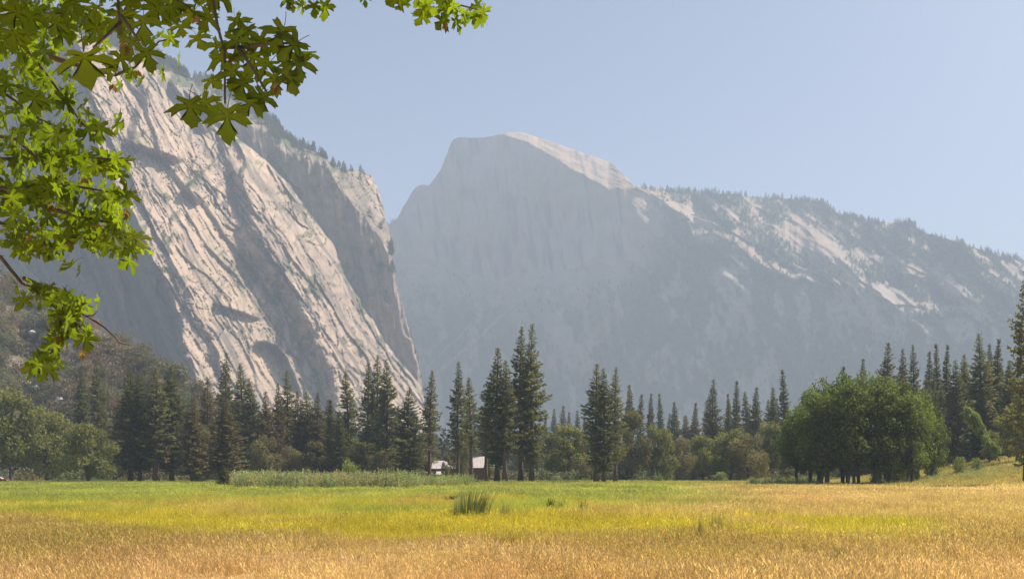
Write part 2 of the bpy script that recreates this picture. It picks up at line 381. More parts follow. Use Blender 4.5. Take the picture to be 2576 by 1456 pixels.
# --- far dome and wooded ridge -------------------------------------------------
RIDGE = [(900, 590), (960, 572), (985, 560), (1000, 548), (1015, 520), (1040, 476), (1058, 466), (1080, 467), (1095, 446), (1110, 425), (1125, 388),
         (1132, 365), (1140, 352), (1155, 345), (1180, 347), (1220, 346), (1250, 340), (1280, 334), (1310, 333), (1350, 345), (1400, 361), (1450, 379),
         (1500, 396), (1540, 410), (1562, 432), (1590, 462), (1600, 469), (1660, 476), (1750, 484), (1850, 490), (1950, 499), (2040, 505),
         (2070, 511), (2120, 541), (2200, 558), (2290, 562), (2330, 586), (2400, 606), (2480, 633), (2540, 652), (2600, 655), (2760, 720)]
def build_dome():
    nc, nr = 760, 400
    u1 = np.linspace(900, 2760, nc)
    jag = np.where((u1 < 1125) | (u1 > 1600), 1.0, .25)
    vt = curve(RIDGE, u1)+jag*(2.6*fbm(u1/22, u1*0, 205, 4)+1.4*fbm(u1/6, u1*0, 207, 3))
    t = np.linspace(0, 1, nr)                   # 0 = foot, 1 = skyline
    u = np.repeat(u1[None, :], nr, 0)
    v = 1192+(vt[None, :]-1192)*t[:, None]
    # slope angle of each bit of ground
    E = curve([(900, -99), (1240, 300), (1255, 341), (1330, 360), (1372, 385), (1420, 415), (1480, 450), (1530, 478), (1575, 474), (1600, 473), (1640, 300), (3000, -99)], u)+1.2*fbm(u/40, v*0, 211, 3)
    capm = sstep(3, -3, v-E)*(u > 1235)*(u < 1615)
    face_bot = curve([(900, 610), (1060, 640), (1200, 700), (1400, 690), (1560, 640), (1640, 560), (1700, 480), (3000, 480)], u)+22*fbm(u/60, v/60, 213, 4)
    facem = sstep(8, -8, v-face_bot)*sstep(1650, 1560, u)
    # line between the shaded lower wall and the sunlit bench on the right
    B = curve([(1500, 480), (1580, 478), (1660, 500), (1720, 545), (1745, 596), (1800, 590), (1850, 612), (1900, 660), (1960, 690), (2060, 715), (2130, 740), (2180, 762), (2300, 790), (2420, 805), (2600, 812), (2800, 820)], u)+12*fbm(u/45, v/45, 217, 4)
    benchm = sstep(6, -6, v-B)*(u > 1500)*(1-capm)*(1-facem)
    tan = 1.15+0*u
    tan = tan*(1-facem)+(7.0+5*fbm(u/70, v/50, 273, 4))*facem
    tan = tan*(1-benchm)+0.80*benchm
    wall = (1-benchm)*(1-facem)*(1-capm)
    wallm = wall*sstep(1000, 880, v+40*fbm(u/90, v/90, 219, 3))
    tan = tan*(1-wallm)+(2.6+1.2*fbm(u/120, v/90, 221, 4))*wallm
    tan = tan*(1-capm)+.72*capm
    # cliffs and steps on the bench: granite ribs running down to the right
    pp = u-1.35*v
    rib = fbm(pp/60, (v+u*.2)/160, 223, 5)
    tan = tan+benchm*np.clip(1.1*rib, -.2, 1.0)
    e = (VH-v)/F
    y0 = curve([(900, 3450), (1100, 3350), (1400, 3120), (1700, 2950), (2200, 2800), (2760, 2700)], u1)
    ly = np.zeros_like(u); ly[0] = np.log(y0)
    de = np.diff(e, axis=0); tm = (tan[1:]+tan[:-1])/2; em = (e[1:]+e[:-1])/2
    ly[1:] = ly[0]+np.cumsum(de/np.maximum(tm-em, .30), axis=0)
    y = np.exp(ly)
    # relief
    s1 = u-.15*v
    R = facem*(3.5*fbm(s1/22, v/120, 231, 5)+18*fbm(s1/130, v/170, 233, 4)+1.5*fbm(u/9, v/14, 234, 4))
    R = R+(1-facem)*(1-capm)*(30*fbm((u-.9*v)/85, (v+.3*u)/220, 235, 5)+16*fbm((u-1.2*v)/34, (v+u*.3)/90, 237, 5)+5*fbm(u/10, v/9, 239, 4))
    for lam, amp, sd in ((140, 22, 241), (58, 10, 243), (26, 5, 245)):
        ph = pp/lam+1.0*fbm(u/150, v/120, sd, 3); fr = ph-np.floor(ph)
        g = sstep(.3, .6, vnoise(np.floor(ph)*2.3, v/80, sd+1))
        R = R+benchm*amp*g*np.where(fr < .72, 1-fr/.72, (fr-.72)/.28)
    R = R+capm*(9*fbm((u+2.4*v)/60, (v-.5*u)/9, 247, 4)+3*fbm(u/8, v/5, 248, 3))
    y = y-R
    X = unproject(u, v, y)
    # cover: woods on the gentler ground, bare ribs
    vegn = fbm(u/38, v/26, 251, 5)
    bare = fbm((u-1.3*v)/42, (v+.25*u)/110, 253, 5)
    # named pale slabs seen in the picture
    pale = np.zeros_like(u)
    for (pts, wd) in (([(1610, 480), (1660, 492), (1720, 530)], 13), ([(1880, 505), (1910, 540), (1960, 590)], 11), ([(2030, 525), (2060, 575), (2080, 600)], 14),
                      ([(1985, 588), (2060, 600), (2120, 650), (2150, 710), (2200, 755)], 19), ([(1755, 594), (1850, 590), (1880, 625), (1930, 665), (2000, 695)], 10),
                      ([(1680, 735), (1705, 722)], 13), ([(2150, 640), (2230, 655), (2310, 690)], 13), ([(2360, 680), (2390, 730), (2460, 770)], 12), ([(2210, 765), (2330, 770), (2480, 790)], 9), ([(2000, 620), (2090, 690), (2170, 750)], 11)):
        dmin = np.full_like(u, 1e9)
        for (a, b) in zip(pts[:-1], pts[1:]):
            ax, ay = b[0]-a[0], b[1]-a[1]; tt = np.clip(((u-a[0])*ax+(v-a[1])*ay)/(ax*ax+ay*ay), 0, 1)
            dmin = np.minimum(dmin, np.hypot(u-a[0]-tt*ax, v-a[1]-tt*ay))
        pale = np.maximum(pale, sstep(wd*2.1, wd*.3, dmin+wd*1.3*fbm((u-v)/14, (u+v)/30, 257, 5)))
    veg = benchm*np.clip(.95-.85*sstep(.05, .3, bare)-.2*sstep(0, .5, vegn), 0, 1)
    veg = np.where(benchm > .5, veg*(1-.82*pale), veg)
    ap = sstep(-20, 190, v-face_bot+60*fbm(u/50, v/50, 271, 4))*sstep(1750, 1600, u)+sstep(1600, 1750, u)
    veg = veg+wall*ap*np.clip(.88-.62*sstep(.02, .42, fbm(s1/34, v/70, 259, 5)+.3*fbm(u/120, v/80, 260, 3))-.75*pale, 0, 1)
    # pale gullies of scree on the lower slope
    gul = .75*sstep(9, 1.5, np.abs((u-1190)+(v-860)*1.05+12*fbm(v/60, v*0, 261, 3)))*sstep(760, 800, v)*sstep(960, 900, v)
    gul = np.maximum(gul, .7*sstep(4, 1, np.abs((u-1120)+(v-880)*1.0+9*fbm(v/50, v*0, 263, 3)))*sstep(800, 830, v)*sstep(950, 900, v))
    veg = np.clip(veg*(1-.9*gul), 0, 1)*(1-facem)*(1-capm)
    stain = capm*.5*sstep(.05, .4, fbm((u+2.2*v)/50, (v-.5*u)/5, 249, 4))+facem*sstep(-.05, .5, fbm(s1/13, v/90, 265, 5)+.5*fbm(u/150, v/110, 266, 3))*.85
    tone = np.clip(.35+.5*fbm(u/80, v/120, 267, 4)+.40*capm+.22*pale+.15*benchm, 0, 1)
    rows = [X]
    for b, dn in ((60, 25), (260, 160), (700, 600), (1100, 1300)):
        ex = X[-1:, :, :].copy(); ex[..., 1] += b; ex[..., 2] = np.maximum(ex[..., 2]-dn, -1)
        rows.append(ex)
    A = np.concatenate(rows, 0)
    ext = lambda a: np.concatenate([a]+[a[-1:]]*4, 0).ravel()
    me = np_mesh('mountain', A.reshape(-1, 3), grid_faces(A.shape[0], nc), M['dome'], False, dict(veg=ext(veg), stain=ext(stain), tone=ext(tone)))
    o = obj('mountain', me); tag(o, 'hazy granite dome and wooded ridge at the head of the valley', kind='structure')
    return u, v, y, veg, benchm, vt, u1
DM = build_dome()

# --- wooded talus slope on the left --------------------------------------------
TAL = [(-500, 420), (-200, 560), (0, 690), (60, 730), (110, 762), (180, 800), (250, 832), (310, 860), (350, 885), (420, 925), (500, 985), (600, 1040), (760, 1090), (1000, 1135), (1150, 1190)]
def build_talus():
    nc, nr = 260, 120
    u1 = np.linspace(-500, 1150, nc); vt = curve(TAL, u1)+5*fbm(u1/30, u1*0, 301, 4)
    t = np.linspace(0, 1, nr); u = np.repeat(u1[None, :], nr, 0); v = 1206+(vt[None, :]-1206)*t[:, None]
    e = (VH-v)/F; ly = np.zeros_like(u); ly[0] = math.log(430)+.25*sstep(300, 1100, u1)
    tan = .66+.22*fbm(u/80, v/60, 303, 4)
    ly[1:] = ly[0]+np.cumsum(np.diff(e, axis=0)/np.maximum((tan[1:]+tan[:-1])/2-(e[1:]+e[:-1])/2, .2), axis=0)
    y = np.exp(ly)+6*fbm(u/30, v/24, 305, 5)
    X = unproject(u, v, y)
    rows = [X]
    for b, dn in ((25, 4), (120, 60)):
        ex = X[-1:].copy(); ex[..., 1] += b; ex[..., 2] = np.maximum(ex[..., 2]-dn, -1); rows.append(ex)
    A = np.concatenate(rows, 0)
    veg = np.clip(.7-.9*sstep(.2, .45, fbm(u/26, v/18, 307, 5)), 0, 1); tone = np.clip(.5+.6*fbm(u/30, v/20, 309, 4), 0, 1)
    ext = lambda a: np.concatenate([a]+[a[-1:]]*2, 0).ravel()
    me = np_mesh('hillside', A.reshape(-1, 3), grid_faces(A.shape[0], nc), M['talus'], True, dict(veg=ext(veg), stain=ext(veg*0), tone=ext(tone)))
    o = obj('hillside', me); tag(o, 'wooded talus slope rising at the left below the cliff', kind='structure')
    return u, v, y
TA = build_talus()

# --- valley floor --------------------------------------------------------------
def zg(x, y):
    x = np.asarray(x, float); y = np.asarray(y, float)
    rise = 8.5*sstep(62, 150, x-.12*(y-190))*sstep(70, 210, y)
    return rise*sstep(1500, 500, y)+.10*fbm(x/9, y/9, 401, 3)+.16*fbm(x/40, y/40, 403, 3)*sstep(10, 60, y)

STRAW = np.array((.58, .395, .195)); STRAW2 = np.array((.68, .51, .28)); GREEN = np.array((.345, .37, .075)); GOLD = np.array((.52, .455, .055))
PALE = np.array((.46, .40, .14)); SOFT = np.array((.30, .33, .085)); OLIVE = np.array((.33, .265, .06))
def meadow_col(x, y):
    """dry straw near and right, fresh green and gold bands across the middle, soft green at the wood's edge"""
    x = np.asarray(x, float); y = np.maximum(np.asarray(y, float), 8)
    u = UC+F*x/y; v = VH+F*(CAMZ-.29)/y
    n1 = fbm(x/6, y/14, 411, 4); n2 = fbm(x/22, y/40, 413, 4); n3 = fbm(x/2.2, y/3.5, 415, 3)
    vv = v+13*n1+18*n2*np.clip((v-1200)/90, .1, 1); uu = u+150*n2+60*n1
    def L(a, b, k): return a*(1-k[..., None])+b*k[..., None]
    straw = L(STRAW+0*x[..., None], STRAW2, np.clip(.5+.9*n1+.4*n3, 0, 1)); straw = L(straw, OLIVE, np.clip(.15+.9*n2+.4*n3, 0, .8))
    c = L(straw, OLIVE*1.0, np.clip(sstep(1900, 2300, uu)*sstep(1430, 1330, vv)*.6, 0, 1))
    gold = L(GREEN+0*x[..., None], GOLD, np.clip(.5+1.3*n2+.5*n1, 0, 1))
    # central gold-green band
    k = sstep(1368, 1338, vv)*sstep(1288, 1300, vv)*sstep(2400, 2240, uu)*sstep(380, 640, uu+(1345-v)*6)
    c = L(c, L(L(gold, GOLD, np.clip(sstep(900, 1500, uu)*.7, 0, 1)), straw, np.clip(sstep(.12, .45, fbm(x/5, y/9, 419, 4))*.7, 0, 1)), k*.92)
    # behind it: greener on the left, straw-pale to the right
    k = sstep(1302, 1284, vv)
    mid = L(L(GREEN*1.08+0*x[..., None], GOLD, np.clip(.35+1.2*n1, 0, 1)), straw*.55+np.array((.40, .345, .11))*.45, np.clip(sstep(1500, 1950, uu)*.9+.55*sstep(.1, .4, n1), 0, 1))
    c = L(c, mid, k)
    k = sstep(1262, 1248, vv); far = L(SOFT+0*x[..., None], GREEN*1.25, np.clip(.4+1.1*n1, 0, 1))
    far = L(far, PALE, np.clip(sstep(.0, .3, fbm(x/30, y/8, 417, 3))*.75*sstep(600, 1100, uu), 0, 1)); far = L(far, straw, np.clip(sstep(1600, 1900, uu)*.75, 0, 1))
    c = L(c, far, k)
    c = L(c, SOFT*.85, np.clip(sstep(1226, 1214, vv)*.55, 0, 1))
    return c*(1+.22*n3[..., None])

def build_ground():
    ys = np.concatenate([np.linspace(-150, 14, 12), np.geomspace(16, 420, 330), np.geomspace(440, 6200, 50)])
    ks = np.linspace(-.78, .78, 260)
    yy = np.repeat(ys[:, None], len(ks), 1); xx = ks[None, :]*(np.abs(yy)*.6+150)
    z = zg(xx, yy)
    c = meadow_col(xx, yy)*1.0
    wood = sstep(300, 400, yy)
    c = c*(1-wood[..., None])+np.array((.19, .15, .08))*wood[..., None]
    m, nt, out = new_mat('meadow_ground')
    at = nd(nt, 'ShaderNodeAttribute', _attribute_name='col'); geo = nt.nodes.new('ShaderNodeNewGeometry')
    n = nd(nt, 'ShaderNodeTexNoise', Scale=4.0, Detail=8.0); nt.links.new(geo.outputs['Position'], n.inputs['Vector'])
    mul = ramp(nt, n.outputs['Fac'], [(.3, (.65, .65, .65)), (.7, (1.15, 1.15, 1.15))])
    cc = mixrgb(nt, 1.0, at.outputs[0], mul, 'MULTIPLY')
    b = nd(nt, 'ShaderNodeBsdfPrincipled', Roughness=.95); b.inputs['Specular IOR Level'].default_value = .1
    bp = nd(nt, 'ShaderNodeBump', Strength=.6, Distance=.2); nt.links.new(n.outputs['Fac'], bp.inputs['Height']); nt.links.new(bp.outputs[0], b.inputs['Normal'])
    nt.links.new(cc, b.inputs['Base Color']); nt.links.new(b.outputs[0], out.inputs[0])
    me = np_mesh('ground', np.stack([xx, yy, z], -1).reshape(-1, 3), grid_faces(len(ys), len(ks)), m, True, colors=dict(col=c.reshape(-1, 3)))
    tag(obj('ground', me), 'flat valley floor under the meadow and the trees', kind='structure')
build_ground()

# --- haze ----------------------------------------------------------------------
def build_haze():
    mb = MB(); mb.box((0, 2990, 677), (3400, 3290, 683))
    m, nt, out = new_mat('valley_haze')
    pv = nt.nodes.new('ShaderNodeVolumePrincipled'); pv.inputs['Density'].default_value = HAZE_DENSITY
    pv.inputs['Color'].default_value = (.65, .79, .96, 1); pv.inputs['Anisotropy'].default_value = 0.0
    nt.links.new(pv.outputs[0], out.inputs['Volume'])
    tag(obj('haze', mb.mesh('haze', m)), 'thin blue summer haze filling the valley', kind='stuff')
build_haze()

# ------------------------------------------------------------------ trees
def cards_mesh(name, C, D, W, L, R, mat, bend=0.25):
    """many little leaf cards: centre C, long axis D, side axis W (unit), length L, tone R"""
    C = np.asarray(C); D = np.asarray(D); W = np.asarray(W); L = np.asarray(L)[:, None]; R = np.asarray(R)
    N = np.cross(D, W)
    a = C-W*L*.16; b = C+D*L*.55-W*L*.26+N*L*bend*.3; c = C+D*L; d = C+D*L*.5+W*L*.26+N*L*bend*.3
    V = np.stack([a, b, c, d], 1).reshape(-1, 3)
    T = np.arange(len(V)).reshape(-1, 4)
    return np_mesh(name, V, T, mat, False, dict(rnd=np.repeat(R, 4)))

def unit(a): return a/np.maximum(np.linalg.norm(a, axis=-1, keepdims=True), 1e-9)

def make_conifer(seed, H=40., R=3.6, base=.22, mat='needle', droop=.25, dens=1.0, shape=0, gaps=.25, lean=0.):
    """returns (trunk mesh, crown mesh): whorls of branches with needle sprays; shape 0 ponderosa/cedar column, 1 wide fir cone, 2 slim spire"""
    r = random.Random(seed); g = np.random.default_rng(seed)
    tb = MB(); n = 9
    pts = [(lean*H*(k/n)**1.5+.25*math.sin(seed+k*.8)*(k/n), .2*math.cos(seed*2+k*.7)*(k/n), H*k/n) for k in range(n+1)]
    r0 = .013*H+.05
    tb.tube(pts, [r0*(1.35 if k == 0 else 1)*(1-.94*k/n)+.02 for k in range(n+1)], 8)
    def axis(h):
        t = h/H*n; i = min(int(t), n-1); f = t-i
        return Vector(pts[i]).lerp(Vector(pts[i+1]), f)
    C = []; D = []; L = []; RR = []
    h = base*H
    while h < H*.995:
        t = (h-base*H)/(H*(1-base))
        if shape == 0: prof = min(1, .6+t*2.2)*min(1, ((1-t)/.62)**.85)*1.0
        elif shape == 1: prof = (1-t)**.9*1.15
        else: prof = min(1, .7+t*1.2)*(1-t)**.8
        nb = r.choice((4, 5, 5, 6)) if shape != 1 else 6
        a0 = r.uniform(0, 6.28)
        lump = .88+.24*vnoise(np.array([h*.5]), np.array([seed*1.7]), 5)[0]
        for k in range(nb):
            if r.random() < gaps*(1-t*.6): continue
            az = a0+6.283*k/nb+r.uniform(-.45, .45)
            Ln = R*prof*lump*(r.uniform(.45, 1.0) if r.random() < .8 else r.uniform(1.0, 1.25))+.06
            o = axis(h)+Vector((0, 0, r.uniform(-.3, .3)))
            up0 = (.35*t+.02-droop*(1-t)) if shape != 2 else .5*t+.15
            dirh = Vector((math.cos(az), math.sin(az), 0))
            tip = o+dirh*Ln+Vector((0, 0, up0*Ln+.12*Ln))
            midp = o+dirh*Ln*.55+Vector((0, 0, up0*Ln*.55-.06*Ln))
            if Ln > 1.2: tb.tube([o, midp, tip], [.028+.012*Ln, .02+.005*Ln, .01], 3, False)
            m = max(2, int(Ln/.42*dens)+1)
            for j in range(m):
                f = .18+.82*(j+r.random()*.7)/m
                p = (o.lerp(midp, f/.55) if f < .55 else midp.lerp(tip, (f-.55)/.45))
                for q in range(4):
                    sd_ = r.uniform(-1, 1)
                    dv = dirh*r.uniform(.3, 1)+Vector((-dirh.y, dirh.x, 0))*sd_*1.0+Vector((0, 0, r.uniform(-.35, .75)))
                    C.append(p+Vector((r.gauss(0, .14), r.gauss(0, .14), r.gauss(0, .12)))); D.append(dv.normalized())
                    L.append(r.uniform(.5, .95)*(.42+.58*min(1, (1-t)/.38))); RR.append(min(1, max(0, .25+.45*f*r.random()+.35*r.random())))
        h += r.uniform(.42, .68)*(H/40)**.4*(1.0 if shape != 1 else 1.15)
    for j in range(10):                                  # leader
        C.append(axis(H*.985)+Vector((0, 0, -j*.12))); D.append(Vector((r.uniform(-.5, .5), r.uniform(-.5, .5), 1)).normalized()); L.append(.42); RR.append(.5)
    D = np.array(D); rv = unit(g.normal(size=D.shape)); W = unit(np.cross(D, rv))
    bark = M['bark']
    return tb.mesh('conifer_trunk', bark, True), cards_mesh('conifer_crown', np.array(C), D, W, L, RR, M[mat])

def make_broadleaf(seed, H=13., R=5.5, mat='oak', lobes=22, cards=6500, trunk_h=.06, card=.55, bark='grey_bark', stems=1, flat=.8):
    """returns (trunk mesh with limbs, crown mesh): leaf cards on uneven lobes carried by limbs, gaps between them"""
    r = random.Random(seed); g = np.random.default_rng(seed)
    tb = MB(); Ls = []
    for i in range(lobes):
        # lobe centres in an egg-shaped crown
        for _ in range(50):
            a = r.uniform(0, 6.283); t = r.random(); z = H*(trunk_h+.10+(.80-trunk_h)*t)
            rad = R*(math.sin(math.pi*min(1, .22+.72*t))**.7)*math.sqrt(r.random())*.80
            c = Vector((rad*math.cos(a), rad*math.sin(a), z))
            if all((c-l[0]).length > .33*R for l in Ls): break
        Ls.append((c, r.uniform(.20, .38)*R))
    for sidx in range(stems):
        off = Vector((r.uniform(-.5, .5), r.uniform(-.5, .5), 0))*(stems-1)*.8
        top = Vector((r.uniform(-.08, .08)*R, r.uniform(-.08, .08)*R, H*.62))+off
        fork = off.lerp(top, .5)+Vector((r.uniform(-.1, .1)*R, r.uniform(-.1, .1)*R, 0))
        r0 = .026*H/math.sqrt(stems)
        tb.tube([off+Vector((0, 0, -.2)), off+Vector((0, 0, .5)), fork, top], [r0*1.35, r0, r0*.7, r0*.3], 8)
        for c, rd in Ls[sidx::stems]:
            st = off.lerp(fork, .75) if c.z < fork.z*1.3 else fork.lerp(top, r.uniform(.1, .8))
            md = st.lerp(c, .5)+Vector((0, 0, .10*H*r.uniform(-.2, .6)))
            tb.tube([st, md, c], [r0*.38, r0*.22, r0*.07], 5, False)
    C = []; N = []; RT = []
    wts = np.array([l[1]**2 for l in Ls]); cnt = (cards*wts/wts.sum()).astype(int)
    for (c, rd), k in zip(Ls, cnt):
        d = unit(g.normal(size=(k, 3))); rr = rd*(.55+.5*g.random(k)**.6)
        lump = .78+.5*vnoise(d[:, 0]*2.3+c.x*3, d[:, 1]*2.3+d[:, 2]*1.9+c.z*3, seed)
        p = d*(rr*lump)[:, None]; p[:, 2] *= flat
        C.append(p+np.array(c)); N.append(d); RT.append(np.full(k, r.uniform(-.33, .33))+.25*d[:, 2])  # lobe tops painted lighter, like light from above
    C = np.concatenate(C); N = np.concatenate(N)
    D = unit(N*.5+g.normal(size=N.shape)*.8+np.array([0, 0, -.25])); W = unit(np.cross(D, unit(g.normal(size=D.shape))))
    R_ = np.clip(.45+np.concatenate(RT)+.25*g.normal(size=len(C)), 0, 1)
    return tb.mesh('broadleaf_trunk', M[bark], True), cards_mesh('broadleaf_crown', C, D, W, card*(.7+.6*g.random(len(C))), R_, M[mat])

ORD = ['first', 'second', 'third', 'fourth', 'fifth', 'sixth', 'seventh', 'eighth', 'ninth', 'tenth', 'eleventh', 'twelfth', 'thirteenth', 'fourteenth', 'fifteenth', 'sixteenth', 'seventeenth', 'eighteenth', 'nineteenth', 'twentieth', 'twenty-first', 'twenty-second', 'twenty-third', 'twenty-fourth', 'twenty-fifth', 'twenty-sixth', 'twenty-seventh', 'twenty-eighth', 'twenty-ninth', 'thirtieth']
KIND = {}
def variant(key, fn):
    if key not in KIND: KIND[key] = fn()
    return KIND[key]

CON = {   # key: (height, radius, args)
    'pine0': (40, 3.5, dict(seed=3, mat='needle', base=.20, shape=0)),
    'pine1': (40, 3.3, dict(seed=8, mat='needle', base=.26, shape=0, gaps=.35)),
    'pine2': (38, 2.9, dict(seed=14, mat='needle', base=.33, shape=0, gaps=.4, lean=.02)),
    'tall':  (42, 4.2, dict(seed=23, mat='needle', base=.14, shape=0, gaps=.15, dens=1.2)),
    'fir0':  (34, 5.0, dict(seed=31, mat='needle_dark', base=.08, shape=1, gaps=.12)),
    'fir1':  (34, 3.6, dict(seed=37, mat='needle_dark', base=.10, shape=1, gaps=.15, droop=.12)),
    'spire': (34, 2.4, dict(seed=41, mat='needle_dark', base=.10, shape=2, gaps=.15)),
    'dark':  (36, 4.2, dict(seed=47, mat='needle_dark', base=.12, shape=0, gaps=.12, dens=1.25)),
    'brown': (30, 4.0, dict(seed=53, mat='needle_brown', base=.12, shape=1, gaps=.2)),
    'brown1': (32, 3.4, dict(seed=59, mat='needle_brown', base=.16, shape=0, gaps=.25)),
    'near':  (36, 4.6, dict(seed=61, mat='needle', base=.10, shape=0, gaps=.42, dens=1.0)),
}
def conifer_mesh(k):
    H, R, kw = CON[k]
    kw = dict(kw); sd_ = kw.pop('seed')
    return variant(('c', k), lambda: make_conifer(sd_, H, R, **kw))
BRO = {
    'oak0': (14, 6.0, dict(seed=103, mat='oak')), 'oak1': (13, 5.6, dict(seed=107, mat='oak', lobes=18)), 'oak2': (12, 6.4, dict(seed=109, mat='oak_brown')),
    'oak3': (15, 5.2, dict(seed=113, mat='oak', lobes=20, trunk_h=.12)), 'oak4': (13, 6.0, dict(seed=127, mat='oak_brown', lobes=14)),
    'cot0': (23, 6.2, dict(seed=131, mat='cotton', lobes=44, cards=9500, trunk_h=.11, card=.60, stems=2, flat=1.0)),
    'cot1': (23, 5.8, dict(seed=137, mat='cotton', lobes=44, cards=9500, trunk_h=.11, card=.60, stems=2, flat=1.0)),
    'cot2': (23, 6.0, dict(seed=139, mat='cotton', lobes=42, cards=9500, trunk_h=.11, card=.60, stems=3, flat=1.0)),
    'vine': (14, 4.0, dict(seed=149, mat='bush', lobes=18, cards=6000, trunk_h=.05)),
}
def broad_mesh(k):
    H, R, kw = BRO[k]; kw = dict(kw); sd_ = kw.pop('seed')
    return variant(('b', k), lambda: make_broadleaf(sd_, H, R, **kw))

def ground_at(u, y):
    x = (u-UC)/F*y
    return x, y, float(zg(x, y))

def plant_tree(name, kind, key, u, vtop, y, label, cat, group, wscale=1.0, rz=None, wpx=None):
    H, R, _ = (CON if kind == 'c' else BRO)[key]
    tm, cm = (conifer_mesh if kind == 'c' else broad_mesh)(key)
    x, yy, z = ground_at(u, y)
    h = CAMZ+(VH-vtop)/F*y-z
    o = empty(name, (x, yy, z-.1), rnd.uniform(0, 6.28) if rz is None else rz)
    s = h/H; ws = s*wscale
    if wpx: ws = (wpx/F*y)/(2*R*1.02)
    if kind == 'c': ws *= rnd.uniform(1.1, 1.45)
    o.scale = (ws, ws, s)
    tag(o, label, cat, group)
    obj('trunk', tm, o); obj('crown', cm, o)
    return o

def stand(rows, name, cat, group, label_fn):
    rows = sorted(rows, key=lambda r: r[2])
    for i, (kind, key, u, vt, y, wpx) in enumerate(rows):
        plant_tree(name, kind, key, u, vt, y, label_fn(i, len(rows)), cat, group, wpx=wpx)

def nth(i, n):
    if i == 0: return 'leftmost'
    if i == n-1: return 'rightmost'
    return ORD[i]+' from left'

# --- named single trees in the middle
plant_tree('pine_tree', 'c', 'tall', 1337, 814, 238, 'tallest pine of all, right of the white-roofed lodge, right-hand top of the pair', 'pine tree', 'pines around the lodge', wpx=76)
plant_tree('pine_tree', 'c', 'pine0', 1310, 823, 242, 'slightly shorter pine merging with the tallest pine on its left side', 'pine tree', 'pines around the lodge', wpx=70)
plant_tree('pine_tree', 'c', 'tall', 1250, 873, 236, 'bushy green pine with the second highest top, just right of the lodge', 'pine tree', 'pines around the lodge', wpx=78)
plant_tree('pine_tree', 'c', 'pine1', 1270, 905, 232, 'thin-topped pine squeezed between the two tall bushy pines', 'pine tree', 'pines around the lodge', wpx=60)
plant_tree('pine_tree', 'c', 'pine2', 1222, 962, 250, 'short slender pine at the left edge of the tall central clump', 'pine tree', 'pines around the lodge', wpx=44)
plant_tree('pine_tree', 'c', 'pine1', 1152, 908, 262, 'narrow pointed pine with bare lower trunk in front of the lodge', 'pine tree', 'pines around the lodge', wpx=50)
plant_tree('pine_tree', 'c', 'pine2', 1186, 947, 270, 'smaller thin pine directly right of the narrow pointed lodge pine', 'pine tree', 'pines around the lodge', wpx=40)
plant_tree('pine_tree', 'c', 'pine2', 1080, 930, 282, 'lanky pine with a visible pale trunk at the cliff foot, left of the lodge', 'pine tree', 'pines around the lodge', wpx=44)
plant_tree('pine_tree', 'c', 'dark', 1028, 974, 276, 'compact dark pine between the lanky pine and the four-topped group', 'pine tree', 'pines around the lodge', wpx=60)
stand([('c', 'pine2', 878, 933, 300, 48), ('c', 'pine1', 926, 912, 305, 54), ('c', 'pine0', 949, 893, 296, 58), ('c', 'dark', 973, 903, 288, 62)],
      'pine_tree', 'pine tree', 'pines at the foot of the lit slab', lambda i, n: ['lone thin pine standing left of the three-topped pine group by the slab foot', 'left pine of the three-topped group before the slab foot', 'middle and highest pine of the three-topped group before the slab foot', 'dark right pine of the three-topped group before the slab foot'][i])
stand([('c', 'pine1', 1500, 914, 246, 54), ('c', 'dark', 1519, 926, 240, 58), ('c', 'pine0', 1548, 924, 250, 50)],
      'pine_tree', 'pine tree', 'three pines in the open right of centre', lambda i, n: ['left pine of the three standing free right of centre', 'middle dark pine of the three standing free right of centre', 'right pine of the three standing free right of centre'][i])
# --- hazy back row, centre to right
stand([('c', 'spire', 1372, 1040, 620, None), ('c', 'fir1', 1394, 1026, 600, None), ('c', 'fir1', 1417, 1018, 610, None), ('c', 'spire', 1432, 1036, 640, None), ('c', 'fir1', 1452, 1030, 600, None), ('c', 'spire', 1470, 1040, 630, None)],
      'fir_tree', 'fir tree', 'hazy firs in the gap right of the tallest pine', lambda i, n: f'small hazy fir in the gap behind, {nth(i, n)} of six after tallest pine')
stand([('c', 'fir1', 1583, 964, 420, 42), ('c', 'spire', 1612, 992, 440, None), ('c', 'fir1', 1638, 986, 450, 34), ('c', 'spire', 1660, 990, 460, None), ('c', 'spire', 1684, 1040, 470, None), ('c', 'brown1', 1722, 1046, 430, 34), ('c', 'brown1', 1748, 1040, 430, 36)],
      'fir_tree', 'fir tree', 'back row of firs above the oaks', lambda i, n: f'back-row conifer above the oaks, {nth(i, n)} of seven right of the free-standing pines')
stand([('c', 'fir0', 1794, 952, 352, 62), ('c', 'spire', 1832, 990, 370, 30), ('c', 'spire', 1852, 957, 384, 32), ('c', 'pine2', 1880, 984, 380, 34), ('c', 'fir1', 1903, 972, 372, 44), ('c', 'fir1', 1944, 972, 350, 44), ('c', 'spire', 1971, 930, 330, 36)],
      'fir_tree', 'fir tree', 'firs left of the round grove', lambda i, n: ('broad tiered fir with drooping boughs, widest left of the round grove' if i == 0 else f'conifer behind the oaks, {nth(i, n)} of seven left of the round grove'))
